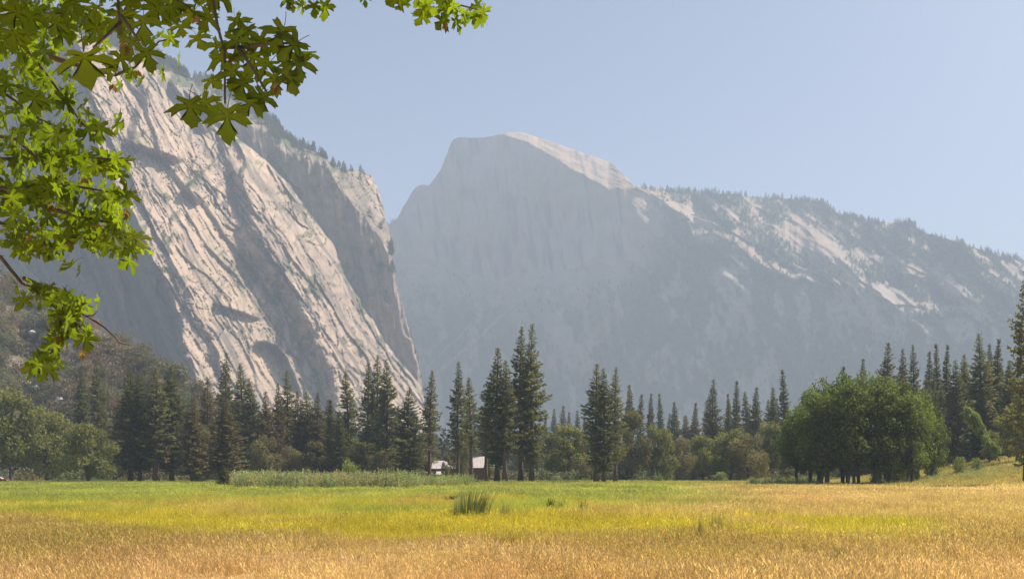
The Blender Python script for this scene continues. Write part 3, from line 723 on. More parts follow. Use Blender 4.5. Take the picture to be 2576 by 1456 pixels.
stand([('c', 'spire', 2120, 920, 300, 30), ('c', 'fir1', 2171, 899, 290, 44), ('c', 'tall', 2232, 861, 275, 64), ('c', 'pine1', 2269, 876, 285, 44), ('c', 'pine0', 2298, 867, 290, 46), ('c', 'fir1', 2338, 880, 280, 42), ('c', 'spire', 2357, 864, 300, 36), ('c', 'spire', 2382, 868, 290, 34),
       ('c', 'dark', 2405, 905, 262, 58), ('c', 'pine1', 2428, 890, 290, 44), ('c', 'tall', 2465, 838, 270, 62), ('c', 'fir1', 2489, 862, 285, 44), ('c', 'spire', 2511, 853, 280, 40), ('c', 'dark', 2540, 905, 250, 56)],
      'pine_tree', 'pine tree', 'pines behind the round grove', lambda i, n: f'dark pine top behind the round grove, {nth(i, n)} of fourteen')
plant_tree('pine_tree', 'c', 'near', 2580, 672, 155, 'big dark pine cut off by the right edge of the picture', 'pine tree', 'pines behind the round grove', wpx=84)
# --- left wood, front row then back row
LEFT_FRONT = [('c', 'fir1', 205, 914, 300, 54), ('c', 'pine1', 246, 903, 310, 56), ('c', 'dark', 328, 922, 262, 78), ('c', 'dark', 352, 934, 258, 66), ('c', 'pine0', 392, 924, 256, 70), ('c', 'dark', 432, 914, 262, 70), ('c', 'brown', 486, 996, 250, 86),
              ('c', 'brown1', 522, 950, 300, 50), ('c', 'fir0', 569, 884, 335, 70), ('c', 'brown', 570, 1002, 256, 92), ('c', 'pine0', 606, 914, 320, 56), ('c', 'dark', 628, 950, 300, 62), ('c', 'brown1', 668, 985, 290, 54), ('c', 'brown', 700, 962, 300, 56), ('c', 'pine0', 722, 932, 310, 54), ('c', 'brown1', 748, 985, 290, 48),
              ('c', 'dark', 772, 984, 292, 52), ('c', 'brown1', 800, 988, 288, 50), ('c', 'spire', 834, 1004, 280, 40), ('c', 'dark', 855, 1030, 276, 48)]
stand(LEFT_FRONT, 'pine_tree', 'conifer', 'conifers along the left wood', lambda i, n: f'front conifer of the wood below the cliff, {nth(i, n)} of twenty')
back = []
kk = ['pine0', 'pine1', 'fir1', 'spire', 'brown1', 'dark', 'pine2']
for i in range(30):
    u = 60+i*39+rnd.uniform(-14, 14)
    if 1090 < u < 1240: continue
    back.append(('c', kk[rnd.randrange(7)], u, rnd.uniform(985, 1050) if u < 900 else rnd.uniform(1010, 1060), rnd.uniform(330, 400), rnd.uniform(38, 52)))
stand(back, 'conifer', 'conifer', 'second row of conifers in the left wood', lambda i, n: f'low conifer in the shaded second row of the left wood, {nth(i, n)}')

back2 = []
for i in range(13):
    u = 2330+i*21+rnd.uniform(-6, 6)
    back2.append(('c', ['dark', 'fir1', 'pine1'][i % 3], u, rnd.uniform(905, 985), rnd.uniform(262, 320), rnd.uniform(42, 56)))
stand(back2, 'conifer', 'conifer', 'shaded second row of conifers right of the grove', lambda i, n: f'shaded lower conifer right of the grove, {nth(i, n)} of thirteen')
back3 = [('c', ['fir1', 'pine2', 'spire', 'pine1'][i % 4], 1700+i*26+rnd.uniform(-8, 8), rnd.uniform(1000, 1050), rnd.uniform(430, 520), None) for i in range(11)]
stand(back3, 'conifer', 'conifer', 'hazy low conifers behind the oaks left of the grove', lambda i, n: f'hazy low conifer behind the oaks left of the grove, {nth(i, n)}')
# --- oaks and other broadleaved trees
OAKS = [('b', 'oak3', 28, 962, 250, 150, 'big olive oak at the left edge of the meadow'), ('b', 'oak0', 118, 1012, 262, 150, 'tall spreading oak second from the left edge, leaning dark trunk'),
        ('b', 'oak1', 222, 1062, 236, 140, 'round pale-green oak standing forward at the edge of the left wood'), ('b', 'oak4', 512, 1075, 262, 80, 'small brownish oak under the conifers, beside the bronzed fir'),
        ('b', 'oak2', 668, 1090, 272, 80, 'pale oak in the wood left of the shrub bank'), ('b', 'oak4', 790, 1105, 285, 90, 'dull oak in the shade behind the shrub bank'),
        ('b', 'oak0', 905, 1098, 300, 100, 'olive oak behind the yellow-green bush'), ('b', 'oak1', 1000, 1096, 305, 90, 'olive oak under the compact dark pine'), ('b', 'oak4', 1075, 1092, 330, 90, 'brown-green oak left of the lodge roof'),
        ('b', 'oak2', 1162, 1100, 306, 62, 'brownish oak overhanging the lodge roof'), ('b', 'oak4', 1122, 1140, 300, 30, 'thin scrubby oak partly hiding the left pale roof of the lodge'), ('b', 'oak1', 1232, 1132, 298, 34, 'thin scrubby oak partly hiding the right pale roof of the lodge'), ('b', 'oak3', 1432, 1058, 290, 105, 'tall forked oak in the gap right of the tallest pine'), ('b', 'oak1', 1392, 1085, 300, 80, 'low oak touching the foot of the tallest pine'),
        ('b', 'oak4', 1590, 1030, 285, 105, 'brownish oak right behind the three free-standing pines'), ('b', 'oak0', 1655, 1060, 290, 100, 'olive oak second right of the three free-standing pines'), ('b', 'oak2', 1712, 1098, 300, 90, 'low olive oak midway to the broad tiered fir'),
        ('b', 'oak1', 1768, 1092, 285, 90, 'round oak below the broad tiered fir'), ('b', 'oak0', 1838, 1070, 276, 120, 'widest round-topped oak left of the grove'), ('b', 'oak2', 1880, 1085, 270, 110, 'spreading oak right of the widest round-topped oak'), ('b', 'oak3', 1942, 1052, 290, 95, 'tall pale oak touching the left side of the grove'),
        ('b', 'oak3', 2558, 1000, 225, 110, 'olive oak under the big cut-off pine at the right edge'), ('b', 'oak1', 2490, 1080, 240, 60, 'dark low oak by the leaning ivy-clad tree'), ('b', 'oak2', 960, 1130, 282, 70, 'small scrub oak at the foot of the three-topped group'), ('b', 'oak1', 1330, 1110, 290, 80, 'shaded oak between the trunks of the tallest pines'),
        ('b', 'oak4', 1485, 1100, 310, 80, 'low oak behind the left free-standing pine'), ('b', 'oak2', 730, 1120, 280, 70, 'low brown oak among trunks left of the shrub bank'), ('b', 'oak0', 610, 1110, 290, 90, 'shaded oak behind the small dark fir'), ('b', 'oak4', 410, 1120, 300, 110, 'shaded oak behind the dark pine group on the left'), ('b', 'oak2', 310, 1100, 290, 90, 'dull oak between the round pale oak and the dark pines')]
for kind, key, u, vt, y, wpx, lab in OAKS:
    plant_tree('oak_tree', kind, key, u, vt, y, lab, 'oak tree', 'oaks at the edge of the meadow', wpx=wpx)
o = plant_tree('ivy_clad_tree', 'b', 'vine', 2518, 985, 236, 'leaning tree smothered in pale green ivy right of the grove', 'tree', None, wpx=46)
o.rotation_euler = (0, math.radians(-31), 0)
# --- the round grove: one tree per trunk cluster, together a dome
GROVE = [(2004, 1012, 196, 105), (2040, 968, 204, 110), (2080, 945, 210, 120), (2118, 930, 204, 125), (2160, 928, 198, 125), (2198, 934, 206, 120), (2236, 940, 202, 120), (2275, 950, 206, 115), (2310, 975, 200, 105), (2345, 1010, 203, 90), (2062, 968, 190, 140), (2140, 944, 188, 150), (2218, 946, 190, 150), (2288, 972, 192, 130)]
for i, (u, vt, y, wpx) in enumerate(sorted(GROVE)):
    plant_tree('cottonwood_tree', 'b', ['cot0', 'cot1', 'cot2'][i % 3], u, vt, y, f'deep green cottonwood in the round grove, {nth(i, len(GROVE))} of its fourteen trunks', 'cottonwood', 'round grove of cottonwoods', wpx=wpx)

# --- smaller woody plants that stand alone
BRO['bush0'] = (3.2, 2.2, dict(seed=151, mat='bush', lobes=14, cards=1600, trunk_h=.0, card=.30, stems=3))
BRO['bush1'] = (3.0, 2.6, dict(seed=157, mat='bush', lobes=16, cards=1800, trunk_h=.0, card=.30, stems=3))
for u, vt, y, wpx, lab in ((886, 1157, 158, 66, 'yellow-green bush rising out of the shrub bank below the cliff'), (1810, 1187, 262, 46, 'round yellow-green bush alone on the meadow left of the grove'), (2205, 1172, 190, 46, 'pale bush touching the right foot of the grove'),
                           (2256, 1168, 196, 52, 'pale bush second right of the grove trunks'), (2300, 1170, 198, 44, 'low pale bush midway along the rise right of the grove'), (2345, 1162, 202, 46, 'pale bush below the ivy-clad tree'), (2415, 1150, 206, 40, 'spiky pale bush at the top of the rise right of the ivy-clad tree'),
                           (1655, 1194, 268, 30, 'small bush under the oaks right of the free-standing pines'), (1400, 1196, 262, 34, 'small brownish bush right of the tallest pine trunk'), (500, 1186, 250, 40, 'low bush at the foot of the bronzed fir'), (690, 1186, 235, 40, 'low bush left end behind the shrub bank'), (2455, 1152, 210, 34, 'low bush under the right-hand pines on the rise')):
    plant_tree('bush', 'b', 'bush0' if len(lab) % 2 else 'bush1', u, vt, y, lab, 'bush', 'bushes along the edge of the meadow', wpx=wpx)
plant_tree('young_fir', 'c', 'fir1', 562, 1168, 178, 'small dark young fir at the left end of the shrub bank', 'fir tree', None, wpx=36)

# ------------------------------------------------------------------ masses nobody could count
def proto(name, me):
    o = bpy.data.objects.new(name, me); return o

def scatter(name, label, protos, pts, rot, scl, idx, col):
    """one stuff object: plants set out on given points"""
    coll = bpy.data.collections.new(name+'_kinds')
    for i, p in enumerate(protos): p.name = f'{name}_{i:02d}'; coll.objects.link(p)
    me = bpy.data.meshes.new(name); n = len(pts)
    me.vertices.add(n); me.vertices.foreach_set('co', np.asarray(pts, np.float32).ravel())
    a = me.attributes.new('rot', 'FLOAT_VECTOR', 'POINT'); a.data.foreach_set('vector', np.asarray(rot, np.float32).ravel())
    a = me.attributes.new('scl', 'FLOAT_VECTOR', 'POINT'); a.data.foreach_set('vector', np.asarray(scl, np.float32).ravel())
    a = me.attributes.new('idx', 'INT', 'POINT'); a.data.foreach_set('value', np.asarray(idx, np.int32).ravel())
    a = me.attributes.new('col', 'FLOAT_COLOR', 'POINT'); c = np.concatenate([np.asarray(col, np.float32), np.ones((n, 1), np.float32)], 1); a.data.foreach_set('color', c.ravel())
    o = obj(name, me)
    g = bpy.data.node_groups.new(name+'_nodes', 'GeometryNodeTree')
    g.interface.new_socket('Geometry', in_out='INPUT', socket_type='NodeSocketGeometry'); g.interface.new_socket('Geometry', in_out='OUTPUT', socket_type='NodeSocketGeometry')
    gi = g.nodes.new('NodeGroupInput'); go = g.nodes.new('NodeGroupOutput')
    ci = g.nodes.new('GeometryNodeCollectionInfo'); ci.inputs['Collection'].default_value = coll; ci.inputs['Separate Children'].default_value = True; ci.inputs['Reset Children'].default_value = True
    iop = g.nodes.new('GeometryNodeInstanceOnPoints'); iop.inputs['Pick Instance'].default_value = True
    def na(n_, t):
        k = g.nodes.new('GeometryNodeInputNamedAttribute'); k.data_type = t; k.inputs['Name'].default_value = n_; return k.outputs[0]
    L = g.links.new
    L(gi.outputs[0], iop.inputs['Points']); L(ci.outputs[0], iop.inputs['Instance'])
    L(na('idx', 'INT'), iop.inputs['Instance Index'])
    er = g.nodes.new('FunctionNodeEulerToRotation'); L(na('rot', 'FLOAT_VECTOR'), er.inputs[0]); L(er.outputs[0], iop.inputs['Rotation'])
    L(na('scl', 'FLOAT_VECTOR'), iop.inputs['Scale'])
    L(iop.outputs[0], go.inputs[0])
    md = o.modifiers.new('scatter', 'NODES'); md.node_group = g
    tag(o, label, kind='stuff')
    return o

def tuft_mesh(seed, n=18, h=.5, spread=.2, width=.014, lean=.35, head=0., mat='inst_grass'):
    g = np.random.default_rng(seed)
    a = g.random(n)*6.283; r_ = spread*np.sqrt(g.random(n)); ba = g.random(n)*6.283
    hh = h*(.55+.55*g.random(n)); ln = lean*hh*(.3+g.random(n)); az = a+g.normal(size=n)*.8
    V = []; T = []; RR = []
    for i in range(n):
        p0 = np.array([r_[i]*math.cos(a[i]), r_[i]*math.sin(a[i]), 0]); d = np.array([math.cos(az[i]), math.sin(az[i]), 0]); s_ = np.array([math.cos(ba[i]), math.sin(ba[i]), 0])*width*.5
        p1 = p0+d*ln[i]*.35+np.array([0, 0, hh[i]*.6]); p2 = p0+d*ln[i]+np.array([0, 0, hh[i]])
        o = len(V); V += [p0-s_, p0+s_, p1-s_*.8, p1+s_*.8, p2]; T += [(o, o+1, o+3), (o, o+3, o+2), (o+2, o+3, o+4)]; rv = g.random(); RR += [rv*.7, rv*.7, rv*.9, rv*.9, rv]
        if head and g.random() < head:
            w_ = s_/np.linalg.norm(s_)*width*1.1; q0 = p1*.35+p2*.65; q1 = p2+(p2-p1)*.22
            o = len(V); V += [q0, (q0+q1)/2-w_, (q0+q1)/2+w_, q1]; T += [(o, o+2, o+1), (o+1, o+2, o+3)]; RR += [.9, 1, 1, .8]
    return np_mesh('tuft', np.array(V), np.array(T), M[mat], False, dict(rnd=np.array(RR)))

def stalk_plant(seed, n=14, h=2.2, spread=.7, leaf=.2, lean=.25):
    """upright leafy stems: willow or bracken seen from afar"""
    g = np.random.default_rng(seed); C = []; D = []
    for i in range(n):
        a = g.random()*6.283; p = np.array([math.cos(a), math.sin(a), 0])*spread*math.sqrt(g.random()); d = unit(np.array([math.cos(a)*lean*g.random(), math.sin(a)*lean*g.random(), 1.0])); hh = h*(.55+.5*g.random())
        for k in range(int(hh/.13)):
            C.append(p+d*(k*.13+g.random()*.1)); D.append(unit(d*.8+g.normal(size=3)*.55))
    C = np.array(C); D = np.array(D); W = unit(np.cross(D, unit(g.normal(size=D.shape))))
    return cards_mesh('stalks', C, D, W, leaf*(.8+.7*g.random(len(C))), np.clip(.25+.3*g.random(len(C))+.3*C[:, 2]/h, 0, 1), M['inst_leaf'])

def far_tree(seed, H=1.0, R=.16, n=150):
    """a far conifer: trunk and ragged tiers of needle sprays"""
    g = np.random.default_rng(seed); t = g.random(n)**.85; a = g.random(n)*6.283
    rr = R*(1-t)**.85*(.3+.8*np.sqrt(g.random(n)))+.006; C = np.stack([rr*np.cos(a)*.4, rr*np.sin(a)*.4, .10+.88*t], -1)*[1, 1, H]
    D = unit(np.stack([np.cos(a), np.sin(a), -.15+.5*g.random(n)+.8*t], -1)); W = unit(np.cross(D, unit(g.normal(size=D.shape))))
    return cards_mesh('far_conifer', C, D, W, rr*.9+.035, np.clip(.2+.6*g.random(n), 0, 1), M['inst_leaf'])

def blob_bush(seed, n=420, R=1.0):
    g = np.random.default_rng(seed); C = []; N = []; T = []
    for i in range(9):
        c = g.normal(size=3)*[.45, .45, .22]+[0, 0, .55]; k = n//9; d = unit(g.normal(size=(k, 3))); C.append(c+d*(.26+.16*g.random(k))[:, None]); N.append(d); T.append(np.full(k, .25*g.normal())+.2*d[:, 2])  # upper side of each lobe painted lighter, as if lit from above
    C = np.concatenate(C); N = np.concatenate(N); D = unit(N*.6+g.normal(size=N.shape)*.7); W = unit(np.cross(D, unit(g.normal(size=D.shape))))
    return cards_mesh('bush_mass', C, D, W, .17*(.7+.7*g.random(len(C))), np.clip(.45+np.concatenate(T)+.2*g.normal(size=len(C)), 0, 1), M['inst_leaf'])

def scol(n, base, var, g):
    base = np.array(base); return np.clip(base*(1+var*g.normal(size=(n, 1)))*(1+.5*var*g.normal(size=(n, 3))), .005, 1)

def pick_uv(arrs, w_, n, g):
    """n random grid vertices of a terrain sheet with weight w_"""
    p = w_.ravel().astype(float); p = p/p.sum(); i = g.choice(p.size, n, p=p)
    u, v, y = (a.ravel()[i] for a in arrs[:3]); u = u+g.normal(size=n)*1.2; v = v+g.normal(size=n)*1.0
    return unproject(u, v, y), u, v

g = np.random.default_rng(5)
FT = [far_tree(600+i, 1.0, .13+.03*(i % 3)) for i in range(5)]
# woods on the far mountain: bench, skyline and lower slopes
u, v, y, veg, benchm, vt, u1 = DM
wgt = veg*(benchm*1.6+.35)*sstep(1150, 1000, v)*(y/2500)**2*(v > vt[None, :]+2)
X, uu, vv = pick_uv(DM, wgt, 9000, g)
edge = np.zeros_like(u); edge[-4:-1] = 1.0; edge *= sstep(1600, 1640, u)+.5*(u < 1005)*(u > 960)
edge *= sstep(.30, .62, vnoise(u/22, u*0, 640))+.12
X2, u2, v2 = pick_uv(DM, edge, 420, g)
X = np.concatenate([X, X2]); n = len(X); hs = np.concatenate([9+11*g.random(9000), 12+16*g.random(420)])
X[:, 2] -= hs*.08
scatter('mountain_forest', 'dark conifers clothing the hazy far ridge', [proto('t', m) for m in FT], X, np.stack([g.normal(size=n)*.03, g.normal(size=n)*.03, g.random(n)*6.28], -1), np.stack([hs*1.25, hs*1.25, hs], -1), g.integers(0, 5, n), scol(n, (.055, .07, .04), .25, g))
# trees on the cliff brow and ledges
u, v, y, veg, uR, v1 = CL
brow = sstep(60, 8, uR[:, None]-u)*sstep(450, 410, v)*(uR[:, None]-u > 0)
brow[uR[:, None]-u < .5] = 0
wgt = brow*1.0*sstep(.35, .6, vnoise(u/40, v/40, 655))+.10*(veg > .55)*sstep(-60, 0, v)
wgt *= (u > 60)
X, uu, vv = pick_uv(CL, wgt, 1500, g); n = len(X)
onb = (np.interp(vv, v1, uR)-uu) < 60
hs = np.where(onb, 10+13*g.random(n), 5+8*g.random(n)**2); X[:, 2] -= hs*.12
scatter('cliff_trees', 'small conifers and scrub on the brow and ledges of the cliff', [proto('t', m) for m in FT]+[proto('b', blob_bush(660))], X, np.stack([g.normal(size=n)*.06, g.normal(size=n)*.06, g.random(n)*6.28], -1), np.stack([hs*1.35, hs*1.35, hs], -1)*np.where(g.random(n) < .0, .5, 1)[:, None], g.integers(0, 5, n), scol(n, (.07, .08, .045), .25, g))
# brush on the talus slope
u, v, y = TA
X, uu, vv = pick_uv(TA, (y/500)**2*(u < 900)*(v < 1195), 2600, g); n = len(X)
BB = [blob_bush(670+i) for i in range(5)]
hs = (2.2+3.6*g.random(n)**1.4)*(1+.35*fbm(uu/40, vv/40, 671, 2)); X[:, 2] -= hs*.25
cc = scol(n, (.165, .15, .075), .22, g); br = sstep(-.1, .5, fbm(uu/70, vv/50, 673, 3))[:, None]; cc = cc*(1-br)+scol(n, (.215, .165, .10), .22, g)*br
scatter('hillside_brush', 'olive and brown oak scrub covering the talus slope', [proto('b', m) for m in BB], X, np.stack([g.normal(size=n)*.1, g.normal(size=n)*.1, g.random(n)*6.28], -1), np.stack([hs*1.1, hs*1.1, hs*1.15], -1), g.integers(0, 5, n), cc)
# undergrowth and far wood behind the first trees
n = 1300; yy = 280+140*g.random(n)**1.3; uq = -60+2700*g.random(n); xx = (uq-UC)/F*yy
hs = 1.2+2.6*g.random(n)**2
hide = ((uq > 1090) & (uq < 1262) & (yy < 345))
hs = np.where(hide, .5, hs)
scatter('undergrowth', 'dull brush between the trunks at the edge of the wood', [proto('b', m) for m in BB], np.stack([xx, yy, zg(xx, yy)-.2*hs], -1), np.stack([0*xx, 0*xx, g.random(n)*6.28], -1), np.stack([hs*1.3, hs*1.3, hs], -1), g.integers(0, 5, n), scol(n, (.15, .15, .078), .25, g))
n = 2600; yy = 430+1700*g.random(n)**1.3; uq = -100+2780*g.random(n); xx = (uq-UC)/F*yy
hs = 14+14*g.random(n); k = (hs/yy*F < 150-40*sstep(1350, 1480, uq)); hs = np.minimum(hs, (140-45*sstep(1330, 1450, uq))/F*yy)
scatter('valley_forest', 'hazy distant conifers filling the valley floor below the mountain', [proto('t', m) for m in FT], np.stack([xx, yy, zg(xx, yy)-1], -1), np.stack([0*xx, 0*xx, g.random(n)*6.28], -1), np.stack([hs*1.2, hs*1.2, hs], -1), g.integers(0, 5, n), scol(n, (.06, .07, .04), .25, g))
# shrub bank and fern patches
SP = [stalk_plant(700+i) for i in range(4)]
def patch(poly_rows, n, hmin, hmax, colr):
    out = []
    for (u0, u1_, b0, b1) in poly_rows:
        k = int(n*(u1_-u0)); uq = u0+(u1_-u0)*g.random(k); vq = b0+(b1-b0)*g.random(k); yy = F*CAMZ/(vq-VH); out.append(np.stack([(uq-UC)/F*yy, yy, uq], -1))
    q = np.concatenate(out); m = len(q); z = zg(q[:, 0], q[:, 1])
    hs = (hmin+(hmax-hmin)*g.random(m))*(.75+.5*vnoise(q[:, 0]/3, q[:, 1]/3, 705))/2.2
    return np.stack([q[:, 0], q[:, 1], z-.05], -1), hs, scol(m, colr, .16, g)
pa = [patch([(590, 1050, 1217, 1231)], 1.6, 1.7, 2.9, (.30, .32, .15)), patch([(1045, 1190, 1213, 1226)], 1.1, 1.2, 2.2, (.29, .32, .13)), patch([(1190, 1520, 1211, 1219)], .35, .6, 1.3, (.23, .25, .10)),
      patch([(1880, 2060, 1212, 1222)], 1.2, .9, 1.7, (.30, .33, .13)), patch([(120, 560, 1206, 1216)], .35, .6, 1.2, (.22, .24, .09)), patch([(1560, 1760, 1204, 1212)], .4, .6, 1.3, (.27, .28, .11))]
X = np.concatenate([p_[0] for p_ in pa]); hs = np.concatenate([p_[1] for p_ in pa]); cc = np.concatenate([p_[2] for p_ in pa]); n = len(X)
scatter('shrub_bank', 'pale grey-green willow shrubs massed along the far edge of the meadow', [proto('s', m) for m in SP], X, np.stack([g.normal(size=n)*.06, g.normal(size=n)*.06, g.random(n)*6.28], -1), np.stack([hs, hs, hs], -1), g.integers(0, 4, n), cc)
# pale brush on the rise at the right
n = 160; yy = 185+30*g.random(n); uq = 2200+400*g.random(n); xx = (uq-UC)/F*yy; hs = .35+.35*g.random(n)
scatter('rise_brush', 'low pale weeds on the grassy rise at the right', [proto('s', stalk_plant(720+i, 12, 2.2, 1.1)) for i in range(3)], np.stack([xx, yy, zg(xx, yy)-.05], -1), np.stack([0*xx, 0*xx, g.random(n)*6.28], -1), np.stack([hs*1.5, hs*1.5, hs], -1), g.integers(0, 3, n), scol(n, (.34, .35, .16), .15, g))

# meadow grass
GT = [tuft_mesh(800+i, 32, .40, .27, .0095, .40, head=.45) for i in range(4)]+[tuft_mesh(810+i, 32, .40, .27, .010, .35, head=.08) for i in range(4)]+[tuft_mesh(820+i, 22, .42, .55, .034, .45, head=.2) for i in range(4)]
parts_ = []
for (y0, y1, dens, s0, lo, hi) in ((19, 48, 15, 1.0, 0, 8), (48, 115, 5.0, 1.15, 0, 8), (90, 275, 1.25, 1.1, 8, 12)):
    A_ = .56*(y1**2-y0**2); n = int(A_*dens*1.0); yy = np.sqrt(y0**2+(y1**2-y0**2)*g.random(n)); xx = (g.random(n)*2-1)*.56*yy
    cc = meadow_col(xx, yy); green = (cc[:, 1] > cc[:, 0]*.78)
    ix = g.integers(0, 4, n)+np.where(green, 4, 0) if lo == 0 else g.integers(lo, hi, n)
    hgt = s0*(.7+.55*g.random(n))*(.8+.5*vnoise(xx/4, yy/5, 830))
    k = vnoise(xx/3.0, yy/3.6, 833) > .12
    parts_.append((np.stack([xx, yy, zg(xx, yy)], -1)[k], ix[k], hgt[k], np.clip(cc*(1+.16*g.normal(size=(n, 1))), .01, 1)[k]))
X = np.concatenate([p_[0] for p_ in parts_]); ix = np.concatenate([p_[1] for p_ in parts_]); hs = np.concatenate([p_[2] for p_ in parts_]); cc = np.concatenate([p_[3] for p_ in parts_]); n = len(X)
scatter('grass', 'tall meadow grass, straw-dry in front and green-gold in bands behind', [proto('g', m) for m in GT], X, np.stack([g.normal(size=n)*.08, g.normal(size=n)*.08, g.random(n)*6.28], -1), np.stack([hs, hs, hs], -1), ix, cc)

# ------------------------------------------------------------------ rushes, boulders, lodge, car
def rush(seed, n, h, spread, width, matname, lean):
    g_ = np.random.default_rng(seed); V = []; T = []; RR = []
    for i in range(n):
        a = g_.random()*6.283; r_ = spread*math.sqrt(g_.random()); p0 = np.array([r_*math.cos(a), r_*math.sin(a)*.6, -.03]); hh = h*(.5+.5*g_.random())
        d = np.array([math.cos(a)*lean+.25, math.sin(a)*lean, 0])*hh*(.3+.7*g_.random()); s_ = np.array([math.cos(a+1.3), math.sin(a+1.3), 0])*width/2
        p1 = p0+d*.4+[0, 0, hh*.6]; p2 = p0+d+[0, 0, hh]; o = len(V); V += [p0-s_, p0+s_, p1-s_, p1+s_, p2]; T += [(o, o+1, o+3), (o, o+3, o+2), (o+2, o+3, o+4)]; RR += [g_.random()]*5
    return np_mesh('rush', np.array(V), np.array(T), M[matname], False, dict(rnd=np.array(RR)))
M['rush'] = leaf_mat('rush_blades', (0.10, 0.13, 0.06), (0.28, 0.32, 0.14), 0.35)
M['rush_dark'] = leaf_mat('dark_rush_blades', (0.05, 0.06, 0.02), (0.13, 0.13, 0.04), 0.3)
for i, (u, vb, wpx, hpx, mt, lab) in enumerate(((1184, 1312, 84, 62, 'rush', 'large grey-green rush clump in the middle of the meadow'), (1143, 1309, 20, 42, 'rush', 'narrow dark rush tuft at the left side of the large clump'), (1131, 1263, 34, 14, 'rush_dark', 'low dark brown weed patch on the meadow below the lodge'),
        (1382, 1284, 22, 26, 'rush_dark', 'small dark weed tuft with yellow tips right of the large rush clump'), (1408, 1288, 22, 20, 'rush', 'small green tuft beside the yellow-tipped weed'), (1268, 1309, 26, 38, 'rush', 'thin pale rush tuft right of the large clump'), (1800, 1350, 34, 52, 'rush', 'loose rush tuft on the right-hand end of the gold band'), (1762, 1362, 14, 60, 'rush', 'single tall rush spray near the gold band'),
        (1466, 1290, 22, 24, 'rush', 'thin green tuft further right across the gold grass'), (1308, 1260, 18, 10, 'rush_dark', 'tiny dark weed on the pale strip below the tallest pine'), (2110, 1420, 26, 40, 'rush', 'fresh green tuft in the dry grass at lower right'))):
    y = F*CAMZ/(vb-VH); x, yy, z = ground_at(u, y); k = y/F
    me = rush(900+i, 280 if wpx > 60 else 70, 1.0, .5, .02*(1 if y < 60 else 1.5)/(hpx*k)*1.0, mt, .30)
    o = obj('rush_clump', me); o.location = (x, yy, z); o.scale = (wpx*k, wpx*k, 1.6*hpx*k); tag(o, lab, 'rush clump', 'rush clumps on the meadow')

def boulder(seed, r):
    import bmesh
    bm = bmesh.new(); bmesh.ops.create_icosphere(bm, subdivisions=3, radius=r); q = np.random.default_rng(seed); ps = unit(q.normal(size=(9, 3))); cut = r*(.62+.2*q.random(9))
    for v_ in bm.verts:
        c = np.array(v_.co)
        for p_, cc_ in zip(ps, cut):
            t_ = float(c@p_)
            if t_ > cc_: c = c-p_*(t_-cc_)
        v_.co = c*[1.3, 1, .8]
    me = bpy.data.meshes.new('boulder'); bm.to_mesh(me); bm.free(); me.materials.append(M['boulder']); return me
M['boulder'] = plain_mat('boulder_granite', (.38, .36, .34), (.62, .59, .55), 1.2)
for i, (u, v_, wpx, lab) in enumerate(((66, 966, 26, 'pale boulder in the brush below the hanging maple spray'), (92, 974, 14, 'smaller pale boulder right of the one below the maple spray'), (148, 1004, 18, 'grey boulder lower on the slope above the spreading oak'), (46, 746, 18, 'pale boulder high on the brushy slope near the maple twig'), (82, 836, 20, 'flat pale boulder halfway up the brushy slope'), (574, 998, 14, 'white boulder glimpsed between pines at the slab foot'))):
    j = np.argmin((TA[0].ravel()-u)**2+(TA[1].ravel()-v_)**2); yb = float(TA[2].ravel()[j])-8
    o = obj('boulder', boulder(950+i, wpx/F*yb*.5)); o.location = P(u, v_, yb); o.rotation_euler = (0, 0, i*1.3); tag(o, lab, 'boulder', 'boulders on the talus slope')

